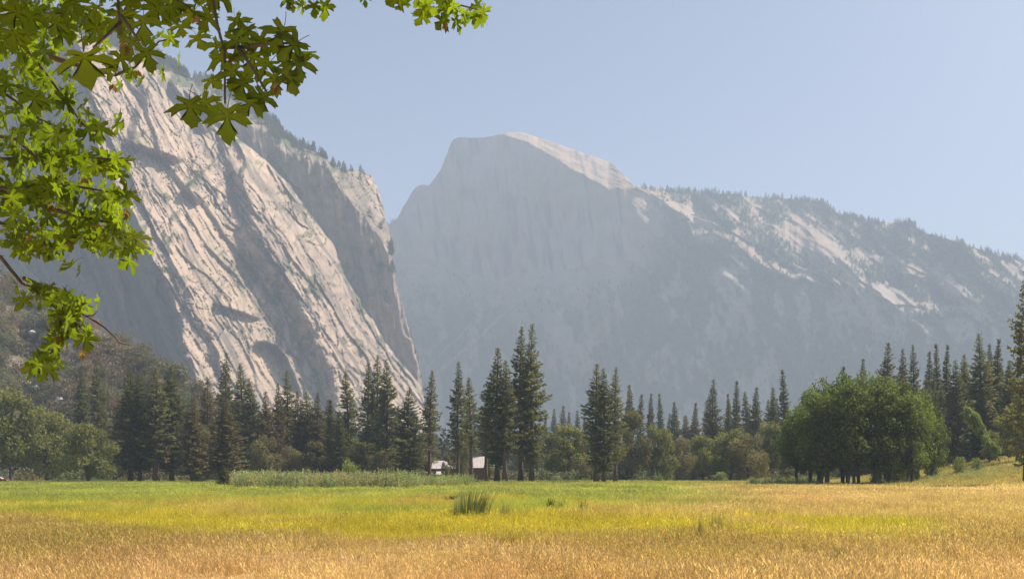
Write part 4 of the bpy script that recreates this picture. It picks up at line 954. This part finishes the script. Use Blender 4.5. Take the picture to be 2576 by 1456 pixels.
M['roof_metal'] = plain_mat('pale_roof', (.40, .35, .33), (.60, .53, .51), 1.5, .5, .05)
M['log_wall'] = plain_mat('red_brown_boards', (.09, .045, .032), (.15, .075, .05), 2.5, .8, .3, (1, 1, 6))
M['trim'] = plain_mat('dark_trim', (.10, .05, .035), (.13, .07, .05), 3, .7, .1)
M['glass'] = plain_mat('window_glass', (.03, .035, .04), (.05, .055, .06), 1, .1, 0)
M['stone'] = plain_mat('chimney_stone', (.2, .19, .18), (.34, .32, .3), 2, .9, .5)
def build_lodge():
    Y = 322.0
    X = lambda u: (u-UC)/F*Y
    root = empty('lodge', (X(1170), Y, float(zg(X(1170), Y))-.05)); tag(root, 'long brown lodge with pale metal roofs half hidden by the pines', 'building')
    def part(name, mb, mat, par=root): return obj(name, mb.mesh(name, M[mat]), par)
    def gable(name, x0, x1, yf, yb, ze, zr):
        m_ = MB(); ym = (yf+yb)/2; t = .12
        for (ya, yc) in ((yf-.6, ym), (yb+.6, ym)):
            zz = ze-.6*(zr-ze)/(ym-yf)
            m_.add([(x0-.5, ya, zz), (x1+.5, ya, zz), (x1+.5, yc, zr), (x0-.5, yc, zr), (x0-.5, ya, zz-t), (x1+.5, ya, zz-t), (x1+.5, yc, zr-t), (x0-.5, yc, zr-t)], [(0, 1, 2, 3), (7, 6, 5, 4), (0, 4, 5, 1), (1, 5, 6, 2), (3, 2, 6, 7), (0, 3, 7, 4)])
        r_ = part(name, m_, 'roof_metal')
        k = int((x1-x0)/1.2)
        for i in range(k+1):
            s_ = MB(); xx = x0+(x1-x0)*i/k; zz = ze-.6*(zr-ze)/(ym-yf)
            s_.add([(xx-.04, yf-.62, zz+.0), (xx+.04, yf-.62, zz+.0), (xx+.04, ym, zr+.0), (xx-.04, ym, zr+.0), (xx-.04, yf-.62, zz+.06), (xx+.04, yf-.62, zz+.06), (xx+.04, ym, zr+.06), (xx-.04, ym, zr+.06)], [(4, 5, 6, 7), (0, 1, 5, 4), (1, 2, 6, 5), (3, 0, 4, 7)])
            obj('roof_seam', s_.mesh('roof_seam', M['roof_metal']), r_)
        w_ = MB(); w_.add([(x0, yf, 0), (x1, yf, 0), (x1, yb, 0), (x0, yb, 0), (x0, yf, ze), (x1, yf, ze), (x1, yb, ze), (x0, yb, ze), (x0, ym, zr-.15), (x1, ym, zr-.15)], [(0, 1, 5, 4), (1, 2, 6, 9, 5), (2, 3, 7, 6), (3, 0, 4, 8, 7)])
        wl = part('wall', w_, 'log_wall')
        n_ = max(2, int((x1-x0)/2.6))
        for i in range(n_):
            xc = x0+(x1-x0)*(i+.5)/n_; g_ = MB(); g_.box((xc, yf-.03, ze*.55), (.55, .03, .6)); wi = part('window', g_, 'glass')
            for (cx, cz, hx, hz) in ((xc, ze*.55+.64, .66, .06), (xc, ze*.55-.64, .66, .06), (xc-.6, ze*.55, .06, .58), (xc+.6, ze*.55, .06, .58)):
                f_ = MB(); f_.box((cx, yf-.07, cz), (hx, .05, hz)); obj('frame', f_.mesh('frame', M['trim']), wi)
    gable('roof', -10.4, -3.2, 0, 9, 4.3, 6.6)
    gable('roof', 2.9, 9.6, -2.0, 10, 4.6, 8.0)
    gable('roof', -8.6, -5.4, -5.2, -.8, 2.3, 3.1)
    c = MB(); c.box((4.6, 4.6, 5.0), (.7, .6, 5.0)); c.box((4.6, 4.6, 10.05), (.85, .75, .12)); part('chimney', c, 'stone')
    d = MB(); d.box((-.4+.5, .9, 1.1), (.5, .05, 1.05)); dr_ = part('door', d, 'trim'); h_ = MB(); h_.box((.45, .82, 1.05), (.03, .04, .08)); obj('handle', h_.mesh('handle', M['stone']), dr_)
    w_ = MB(); w_.box((-.4, 5, 2.0), (3.15, 4.0, 2.0)); part('wall', w_, 'log_wall')
    r_ = MB(); r_.box((-.4, 5, 4.1), (3.15, 4.3, .1)); part('porch_roof', r_, 'trim')
build_lodge()

M['car_paint'] = plain_mat('maroon_paint', (.16, .02, .018), (.18, .025, .02), 1, .3, 0)
M['rubber'] = plain_mat('tyre_rubber', (.02, .02, .02), (.03, .03, .03), 6, .9, .1)
M['rim'] = plain_mat('wheel_rim', (.4, .4, .42), (.5, .5, .52), 6, .35, 0)
M['lamp'] = plain_mat('lamp_lens', (.6, .6, .6), (.7, .7, .7), 2, .2, 0)
def build_car():
    x, y, z = ground_at(-4, 246); root = empty('parked_car', (x, y, z+.02), math.radians(6)); tag(root, 'maroon car parked under the oak at the left edge', 'car')
    def ext(prof, hw, name, mat, par=root, inset=0):
        m_ = MB(); n = len(prof); a = [(px, -hw+(inset if pz > .95 else 0), pz) for px, pz in prof]; b = [(px, hw-(inset if pz > .95 else 0), pz) for px, pz in prof]
        m_.add(a+b, [tuple(range(n)), tuple(range(2*n-1, n-1, -1))]+[(i, i+n, (i+1) % n+n, (i+1) % n) for i in range(n)]); return obj(name, m_.mesh(name, M[mat]), par)
    ext([(-2.2, .35), (2.2, .35), (2.28, .6), (2.15, .82), (1.2, .95), (-2.1, .98), (-2.28, .7)], .88, 'body', 'car_paint')
    ext([(-1.9, .96), (1.15, .96), (.35, 1.44), (-1.35, 1.46)], .80, 'cabin', 'car_paint', inset=.08)
    for s_ in (-1, 1):
        for (pts) in ([(-1.65, 1.0), (-.45, 1.0), (-.45, 1.38), (-1.25, 1.38)], [(-.35, 1.0), (.95, 1.0), (.35, 1.38), (-.35, 1.38)]):
            m_ = MB(); m_.add([(px, s_*.735, pz) for px, pz in pts]+[(px, s_*.70, pz) for px, pz in pts], [(0, 1, 2, 3), (7, 6, 5, 4), (0, 4, 5, 1), (1, 5, 6, 2), (2, 6, 7, 3), (3, 7, 4, 0)]); obj('window', m_.mesh('window', M['glass']), root)
        for xc in (-1.4, 1.4):
            m_ = MB(); m_.tube([(xc, s_*.70, .34), (xc, s_*.92, .34)], [.34, .34], 16); wh = obj('wheel', m_.mesh('wheel', M['rubber']), root)
            r_ = MB(); r_.tube([(xc, s_*.915, .34), (xc, s_*.935, .34)], [.21, .19], 12); obj('rim', r_.mesh('rim', M['rim']), wh)
        h_ = MB(); h_.box((2.22, s_*.62, .72), (.06, .18, .07)); obj('headlight', h_.mesh('headlight', M['lamp']), root)
    m_ = MB(); m_.add([(1.12, -.68, .99), (1.12, .68, .99), (.40, .62, 1.42), (.40, -.62, 1.42)], [(0, 1, 2, 3)]); o_ = obj('windscreen', m_.mesh('windscreen', M['lamp']), root); o_.location = (.02, 0, .012)
build_car()

# ------------------------------------------------------------------ the maple hanging into the picture
MB_BARK = plain_mat('maple_bark', (.05, .035, .025), (.15, .11, .08), 8, .9, .4, (1, 1, .3))
M['maple'] = leaf_mat('maple_leaf', (.020, .036, .006), (.080, .105, .012), 0.5, (4.7, 4.7, 1.0), rough=.5)
M['maple_seed'] = leaf_mat('maple_seeds', (.12, .075, .025), (.34, .25, .08), 0.4, (1.2, 1.0, .5))
LEAF_R = [(0, 0), (.10, -.06), (.20, -.16), (.40, -.24), (.37, -.12), (.50, -.10), (.34, .02), (.15, .10), (.30, .13), (.45, .12), (.60, .22), (.84, .40), (.66, .42), (.68, .56), (.50, .46), (.30, .38), (.13, .34), (.12, .46), (.20, .60), (.36, .72), (.24, .76), (.20, .90), (.10, .92), (0, 1.12)]
def leaf_mesh(seed):
    q = random.Random(seed)
    pts = [(x*(1+q.uniform(-.1, .1)), y*(1+q.uniform(-.06, .06))) for x, y in LEAF_R]
    lft = [(-x*(1+q.uniform(-.14, .10)), y*(1+q.uniform(-.07, .07))) for x, y in LEAF_R[1:-1]]
    pts[0] = (0, 0); pts[-1] = (q.uniform(-.04, .04), 1.04)
    ring = pts+lft[::-1]; c = (0, .22)
    curl = q.uniform(.10, .38); fold = q.uniform(.0, .30); tw = q.uniform(-.25, .25); tip = q.uniform(0, .25)
    def bend(x, y):
        return -curl*(x*x+(y-.2)**2*.8)+fold*abs(x)*.6+tw*x*(y-.2)-tip*max(0, y-.5)**2+.03*math.sin(9*x+4*y+seed)
    V = [(c[0], c[1], bend(*c))]
    mid = [((x+c[0])/2, (y+c[1])/2) for x, y in ring]
    V += [(x, y, bend(x, y)) for x, y in mid]+[(x, y, bend(x, y)) for x, y in ring]
    n = len(ring); Fc = []
    for i in range(n):
        j = (i+1) % n; Fc.append((0, 1+i, 1+j)); Fc.append((1+i, 1+n+i, 1+n+j)); Fc.append((1+i, 1+n+j, 1+j))
    # petiole
    o = len(V); Lp = q.uniform(.35, .6); sx = q.uniform(-.25, .25)
    for k in range(4):
        t = k/3; V += [(sx*t*t-.012, -Lp*t, .20*t*t), (sx*t*t+.012, -Lp*t, .20*t*t), (sx*t*t, -Lp*t, .20*t*t+.02)]
    for k in range(3):
        a = o+3*k; 
        for m_, n_ in ((0, 1), (1, 2), (2, 0)): Fc += [(a+m_, a+n_, a+3+n_), (a+m_, a+3+n_, a+3+m_)]
    V = np.array(V); rv = np.full(len(V), .45); rv[0] = .75; rv[1:1+n] = .55
    return np_mesh('maple_leaf', V, np.array(Fc), M['maple'], True, dict(rnd=rv))
LM = [leaf_mesh(1000+i) for i in range(10)]

def leaf_frame(tipdir, normal):
    yv = Vector(tipdir).normalized(); zv = Vector(normal); zv = (zv-yv*zv.dot(yv)).normalized(); xv = yv.cross(zv)
    return Matrix((xv, yv, zv)).transposed()

mr = random.Random(77)
LEAVES = []      # (matrix 4x4, mesh index, apparent size)
def add_leaf(u, v, d, size, roll=None, tilt=.5, swing=.9, normal=None):
    """leaf centred near pixel (u,v) at depth d; roll: direction of the tip in the picture plane (0 = down)"""
    roll = mr.gauss(0, swing) if roll is None else roll
    td = Vector((math.sin(roll), mr.gauss(0, .35), -math.cos(roll)))
    nn = normal or (Vector((mr.gauss(.1, tilt), -1, mr.gauss(.25, tilt))) if d < 6.3 or mr.random() < .18 else Vector((.62+mr.gauss(0, .3), .62+mr.gauss(0, .25), .60+mr.gauss(0, .3))))
    R3 = leaf_frame(td, nn); c = P(u, v, d)
    size *= .62 if d > 4.5 else .62
    base = c-(R3 @ Vector((0, .3, 0)))*size
    LEAVES.append((Matrix.Translation(base) @ R3.to_4x4() @ Matrix.Scale(size, 4), mr.randrange(len(LM)), size/d, d))
    return base

TW = []
class _Tw:
    def tube(s_, pts, rad, n=5, cap=True):
        m_ = MB(); m_.tube(pts, rad, n, cap); TW.append(m_)
twigs = _Tw()
def along(path, f):
    n = len(path)-1; t = min(f, .9999)*n; i = int(t); k = t-i
    return tuple(path[i][j]*(1-k)+path[i+1][j]*k for j in range(3))
def spray(path, n, spread, smin, smax, rad=.012, tilt=.55, f0=.05):
    pp = [P(*p_) for p_ in path]; m = len(pp)
    twigs.tube(pp, [rad*(1-.75*i/(m-1))+.002 for i in range(m)], 5)
    for i in range(n):
        f = f0+(1-f0)*(i+mr.random())/n; u, v, d = along(path, f)
        add_leaf(u+mr.gauss(0, spread), v+abs(mr.gauss(0, spread))*.9-spread*.25, d+mr.gauss(0, .28), mr.uniform(smin, smax), tilt=tilt)
# dense hanging sprays down the left edge (7-8 m away, in sun)
SPR = [([(-90, 60, 7.4), (60, 40, 7.2), (190, 30, 7), (300, 55, 6.8)], 20, 40), ([(-80, 110, 8), (40, 90, 7.6), (120, 190, 7.4), (200, 300, 7.2), (225, 330, 7.2)], 26, 30), ([(-90, 230, 7.8), (20, 240, 7.5), (100, 300, 7.4), (170, 330, 7.3)], 16, 36),
       ([(-90, 330, 7.6), (40, 350, 7.4), (120, 420, 7.3), (170, 480, 7.2)], 18, 40), ([(-90, 400, 8), (80, 400, 7.6), (220, 395, 7.4), (325, 405, 7.3)], 26, 32), ([(-90, 480, 7.6), (60, 470, 7.4), (200, 470, 7.3), (315, 490, 7.2)], 26, 36),
       ([(60, 500, 7.6), (180, 540, 7.4), (280, 560, 7.3), (320, 600, 7.2)], 20, 30), ([(-90, 540, 7.5), (0, 560, 7.4), (90, 600, 7.3), (150, 640, 7.2)], 20, 34), ([(230, 560, 7.5), (280, 610, 7.3), (335, 632, 7.2)], 10, 20),
       ([(-40, 620, 7.4), (0, 645, 7.3), (55, 712, 7.2), (130, 748, 7.2), (235, 805, 7.1)], 0, 10), ([(60, 700, 7.3), (110, 720, 7.2), (170, 745, 7.1), (215, 765, 7.1)], 15, 24), ([(150, 770, 7.2), (190, 810, 7.1), (225, 845, 7.0)], 10, 20),
       ([(150, 760, 7.2), (155, 830, 7.1), (130, 890, 7.0), (95, 915, 7.0)], 17, 22)]
for path, n, sp_ in SPR: spray(path, int(n*1.5), sp_, .14, .23, .016)
twigs.tube([P(235, 805, 7.1), P(262, 822, 7.1), P(290, 848, 7.05), P(300, 862, 7.05), P(326, 868, 7.0)], [.008, .007, .006, .005, .003], 5)
twigs.tube([P(215, 795, 7.1), P(235, 793, 7.1), P(248, 780, 7.1)], [.006, .005, .003], 4)
# small sunlit leaves behind, over the rock
spray([(290, 190, 8.6), (340, 170, 8.6), (400, 105, 8.6), (440, 95, 8.6)], 5, 16, .14, .19, .012)
for (u, v) in ((400, 90), (425, 98), (450, 150), (330, 185), (385, 175), (410, 185), (355, 205), (300, 215), (250, 60), (262, 110)): add_leaf(u, v, 8.4, mr.uniform(.15, .20), swing=.4)
# top edge, right: yellow-green spray, and the bits left of it
spray([(960, -50, 7.0), (1040, -10, 7.0), (1120, 5, 7.0), (1205, 25, 7.0)], 17, 20, .135, .19, .012, .45)
for (u, v) in ((1010, 12), (1060, 45), (1085, 30), (1110, 55), (1150, 60), (1165, 30), (1190, 45), (1215, 35), (1140, 20)): add_leaf(u, v, 6.9, mr.uniform(.14, .18), swing=.5)
for (u, v, s_) in ((722, 4, .14), (760, 14, .16), (790, 20, .15), (818, 22, .20), (735, 12, .12), (918, -2, .12)): add_leaf(u, v, 6.4, s_, swing=.3)
twigs.tube([P(690, -60, 6.4), P(740, -18, 6.4), (P(830, -8, 6.4))], [.012, .008, .004], 5)
# the dark leaves close by
NEAR = [(214, 152, 3.2, .225, .35), (478, 272, 3.4, .165, .15), (572, 300, 3.4, .185, -.05), (520, 262, 3.5, .14, .8), (628, 262, 3.5, .15, -.7), (660, 250, 3.5, .13, -.4), (596, 110, 3.7, .155, .2), (636, 150, 3.7, .16, -.3), (668, 168, 3.6, .15, -.6),
        (560, 150, 3.7, .14, .6), (585, 190, 3.6, .14, .1), (610, 215, 3.6, .13, -.5), (706, 88, 3.6, .165, -.4), (735, 118, 3.6, .165, -.9), (752, 165, 3.6, .155, -.1), (726, 195, 3.6, .15, .4), (768, 140, 3.65, .13, -.2), (690, 205, 3.6, .13, .1),
        (535, 205, 3.8, .11, .9), (500, 100, 4.0, .12, .5), (480, 40, 4.0, .15, -.2), (430, 22, 4.0, .15, .2), (520, 50, 4.0, .14, -.6), (360, 60, 3.9, .19, .05), (372, 140, 3.9, .15, .25), (330, 110, 4.1, .15, -.5), (310, 45, 4.2, .15, .6),
        (600, 60, 3.8, .12, .5), (620, 85, 3.8, .13, -.2), (660, 110, 3.7, .13, .4), (545, 120, 3.8, .12, -.4), (395, 30, 4.3, .15, -.3), (455, 70, 4.2, .12, .3), (300, 150, 3.6, .12, -.9), (270, 175, 3.6, .11, -1.2)]
for u, v, d, s_, ro in NEAR: add_leaf(u, v, d, s_, ro, tilt=.28)
for q_ in ([(520, -120, 3.9), (535, 0, 3.85), (548, 70, 3.8), (565, 130, 3.7), (566, 260, 3.5)], [(560, 120, 3.75), (620, 120, 3.7), (690, 110, 3.65), (760, 110, 3.6)], [(600, 120, 3.7), (640, 180, 3.6), (670, 230, 3.55)], [(290, -120, 4.0), (298, 20, 4.0), (305, 90, 3.95)], [(305, 40, 3.95), (340, 90, 3.9), (350, 110, 3.9)], [(300, 60, 3.9), (235, 120, 3.3)], [(380, -110, 4.2), (420, -10, 4.1), (480, 20, 4.0)]):
    pp = [P(*p_) for p_ in q_]; twigs.tube(pp, [.007*(1-.6*i/(len(pp)-1))+.001 for i in range(len(pp))], 5)
# shady mass along the top left, 4.5-6 m
for (u0, u1_, v0, v1_, n, d0, d1) in ((-60, 280, -30, 110, 34, 4.8, 6.2), (280, 560, -30, 45, 16, 4.6, 5.4), (-60, 90, 100, 330, 16, 5.5, 6.6), (-60, 160, 330, 560, 18, 5.8, 6.8)):
    for i in range(n): add_leaf(mr.uniform(u0, u1_), mr.uniform(v0, v1_), mr.uniform(d0, d1), mr.uniform(.13, .20), tilt=.6)

for i in range(170):
    u_ = mr.uniform(-60, 190); v_ = mr.uniform(-30, 640)
    add_leaf(u_, v_, mr.uniform(7.6, 9.0), mr.uniform(.15, .24))
for i in range(60):
    add_leaf(mr.uniform(150, 330), mr.uniform(380, 620), mr.uniform(7.4, 8.2), mr.uniform(.15, .22))
LEAVES.sort(key=lambda t: -t[2])
TRUNK = Vector((-7.2, 7.6, 0))
maple = empty('maple_tree', TRUNK); tag(maple, 'bigleaf maple whose sunlit and shaded sprays hang in at upper left', 'maple tree')
inv = Matrix.Translation(-TRUNK)
limb = MB()
fork = TRUNK+Vector((.3, -.2, 4.2))
limb.tube([TRUNK+Vector((0, 0, -.3)), TRUNK+Vector((0, 0, .8)), TRUNK+Vector((.2, -.1, 2.6)), fork, TRUNK+Vector((.5, .2, 7.5)), TRUNK+Vector((.2, .3, 11))], [.5, .36, .31, .28, .18, .06], 12)
def limbto(a, pts, r0, r1):
    pts = [a]+pts; limb.tube(pts, [r0+(r1-r0)*i/(len(pts)-1) for i in range(len(pts))], 7)
over = [Vector((-5.2, 6.2, 5.9)), Vector((-3.2, 5.2, 6.1)), Vector((-1.7, 4.2, 5.6)), Vector((-.6, 4.6, 5.9)), Vector((-.2, 6.6, 6.2))]
limbto(fork, over, .15, .02)
for q_ in ((520, -120, 3.9), (290, -120, 4.0), (380, -110, 4.2)): limbto(over[2], [over[2].lerp(P(*q_), .5)+Vector((0, 0, .1)), P(*q_)], .02, .008)
limbto(over[4], [P(1000, -90, 6.9), P(960, -50, 7.0)], .02, .012); limbto(over[4], [P(800, -120, 6.6), P(690, -60, 6.4)], .018, .012)
for path, n, sp_ in SPR:
    if path[0][0] <= -30:
        e_ = P(*path[0]); st = TRUNK+Vector((.1, 0, min(8.5, max(2.4, e_.z-1.0)))); limbto(st, [st.lerp(e_, .5)+Vector((0, 0, .35)), e_], .06, .016)
limbto(P(60, 500, 7.6), [P(-20, 470, 7.6), P(-90, 440, 7.6), TRUNK+Vector((.1, 0, 4.0))], .012, .05)
limbto(P(290, 190, 8.6), [P(150, 150, 8.4), P(-60, 60, 8.2), TRUNK+Vector((.2, .1, 5.8))], .012, .06)
def shift(mb, name, mat, par, smooth=True):
    mb.v = [tuple(Vector(p_)-TRUNK) for p_ in mb.v]; return obj(name, mb.mesh(name, mat, smooth), par)
shift(limb, 'trunk', MB_BARK, maple)
for m_ in TW: shift(m_, 'twig', MB_BARK, maple)
NP = 298
for mtx, mi, ap, d in LEAVES[:NP]:
    o = obj('leaf', LM[mi], maple); o.matrix_local = inv @ mtx
# the rest, and unseen leaves added above the frame to shade the near ones, as one part
def leaf_cloud(items, name):
    V = []; T = []; RR = []; o_ = 0
    base = [(np.array([v_.co[:] for v_ in m_.vertices]), np.array([p_.vertices[:] for p_ in m_.polygons])) for m_ in LM]
    for mtx in items:
        bv, bf = base[mr.randrange(len(LM))]; A = np.array(inv @ mtx); V.append(bv @ A[:3, :3].T+A[:3, 3]); T.append(bf+o_); RR.append(np.full(len(bv), mr.uniform(.1, .9))); o_ += len(bv)
    return np_mesh(name, np.concatenate(V), np.concatenate(T), M['maple'], True, dict(rnd=np.concatenate(RR)))
rest = [t[0] for t in LEAVES[NP:]]
def hidden_above(p_):
    """above the top edge of the frame"""
    return p_.y < .6 or VH-(p_.z-CAMZ)/p_.y*F < -25-.25*F/p_.y
for c_, rad, n in ((P(560, 150, 3.6)+SUN*1.9, 1.15, 460), (P(250, 120, 3.4)+SUN*1.9, .8, 240), (P(150, 40, 5.4)+SUN*1.8, 1.2, 330), (P(420, 20, 4.8)+SUN*1.7, 1.0, 260), (Vector((-1.0, 4.8, 7.0)), 1.6, 420), (Vector((-2.6, 4.0, 6.6)), 1.5, 120), (Vector((-1.0, 3.0, 6.4)), 2.4, 520), (Vector((-2.5, 5.0, 7.6)), 2.6, 300), (P(560, 150, 3.6)+SUN*1.3, .9, 130), (Vector((-4.8, 7.4, 8.4)), 1.6, 60), (Vector((-7.2, 7.6, 9.5)), 2.2, 120)):
    k = 0
    while k < n:
        p_ = c_+Vector((mr.gauss(0, .55), mr.gauss(0, .55), mr.gauss(0, .35)))*rad
        k += 1
        if not hidden_above(p_) and p_.x > -.56*p_.y: continue
        R3 = leaf_frame((mr.gauss(0, 1), mr.gauss(0, 1), -.5), (mr.gauss(.3, .5), mr.gauss(0, .5), 1)); rest.append(Matrix.Translation(p_) @ R3.to_4x4() @ Matrix.Scale(mr.uniform(.16, .24), 4))
o = obj('leaf_rest_and_shade', leaf_cloud(rest, 'leaf_rest_and_shade'), maple); o['kind'] = 'stuff'
# bunches of winged seeds
def seed_mesh(seed):
    q = np.random.default_rng(seed); n = 12; D = unit(q.normal(size=(n, 3))*[.5, .5, .3]+[0, 0, -.7]); C = q.normal(size=(n, 3))*.25; W = unit(np.cross(D, unit(q.normal(size=D.shape))))
    return cards_mesh('seeds', C, D, W, .75+.4*q.random(n), q.random(n), M['maple_seed'])
SM = [seed_mesh(1100+i) for i in range(3)]
for i, (u, v, d, s_) in enumerate(((590, 142, 3.72, .05), (206, 884, 7.0, .07), (345, 182, 8.3, .08), (150, 850, 7.0, .06), (310, 112, 3.9, .055), (240, 560, 7.1, .07), (130, 520, 7.1, .07), (1120, 62, 6.9, .06), (490, 45, 3.9, .05), (285, 215, 7.6, .07), (315, 530, 7.1, .07), (170, 610, 7.1, .07), (70, 590, 7.2, .07), (690, 215, 3.55, .04), (210, 450, 7.1, .07))):
    o = obj('seed_cluster', SM[i % 3], maple); o.matrix_local = inv @ Matrix.Translation(P(u, v, d)) @ Matrix.Scale(s_*.7, 4)
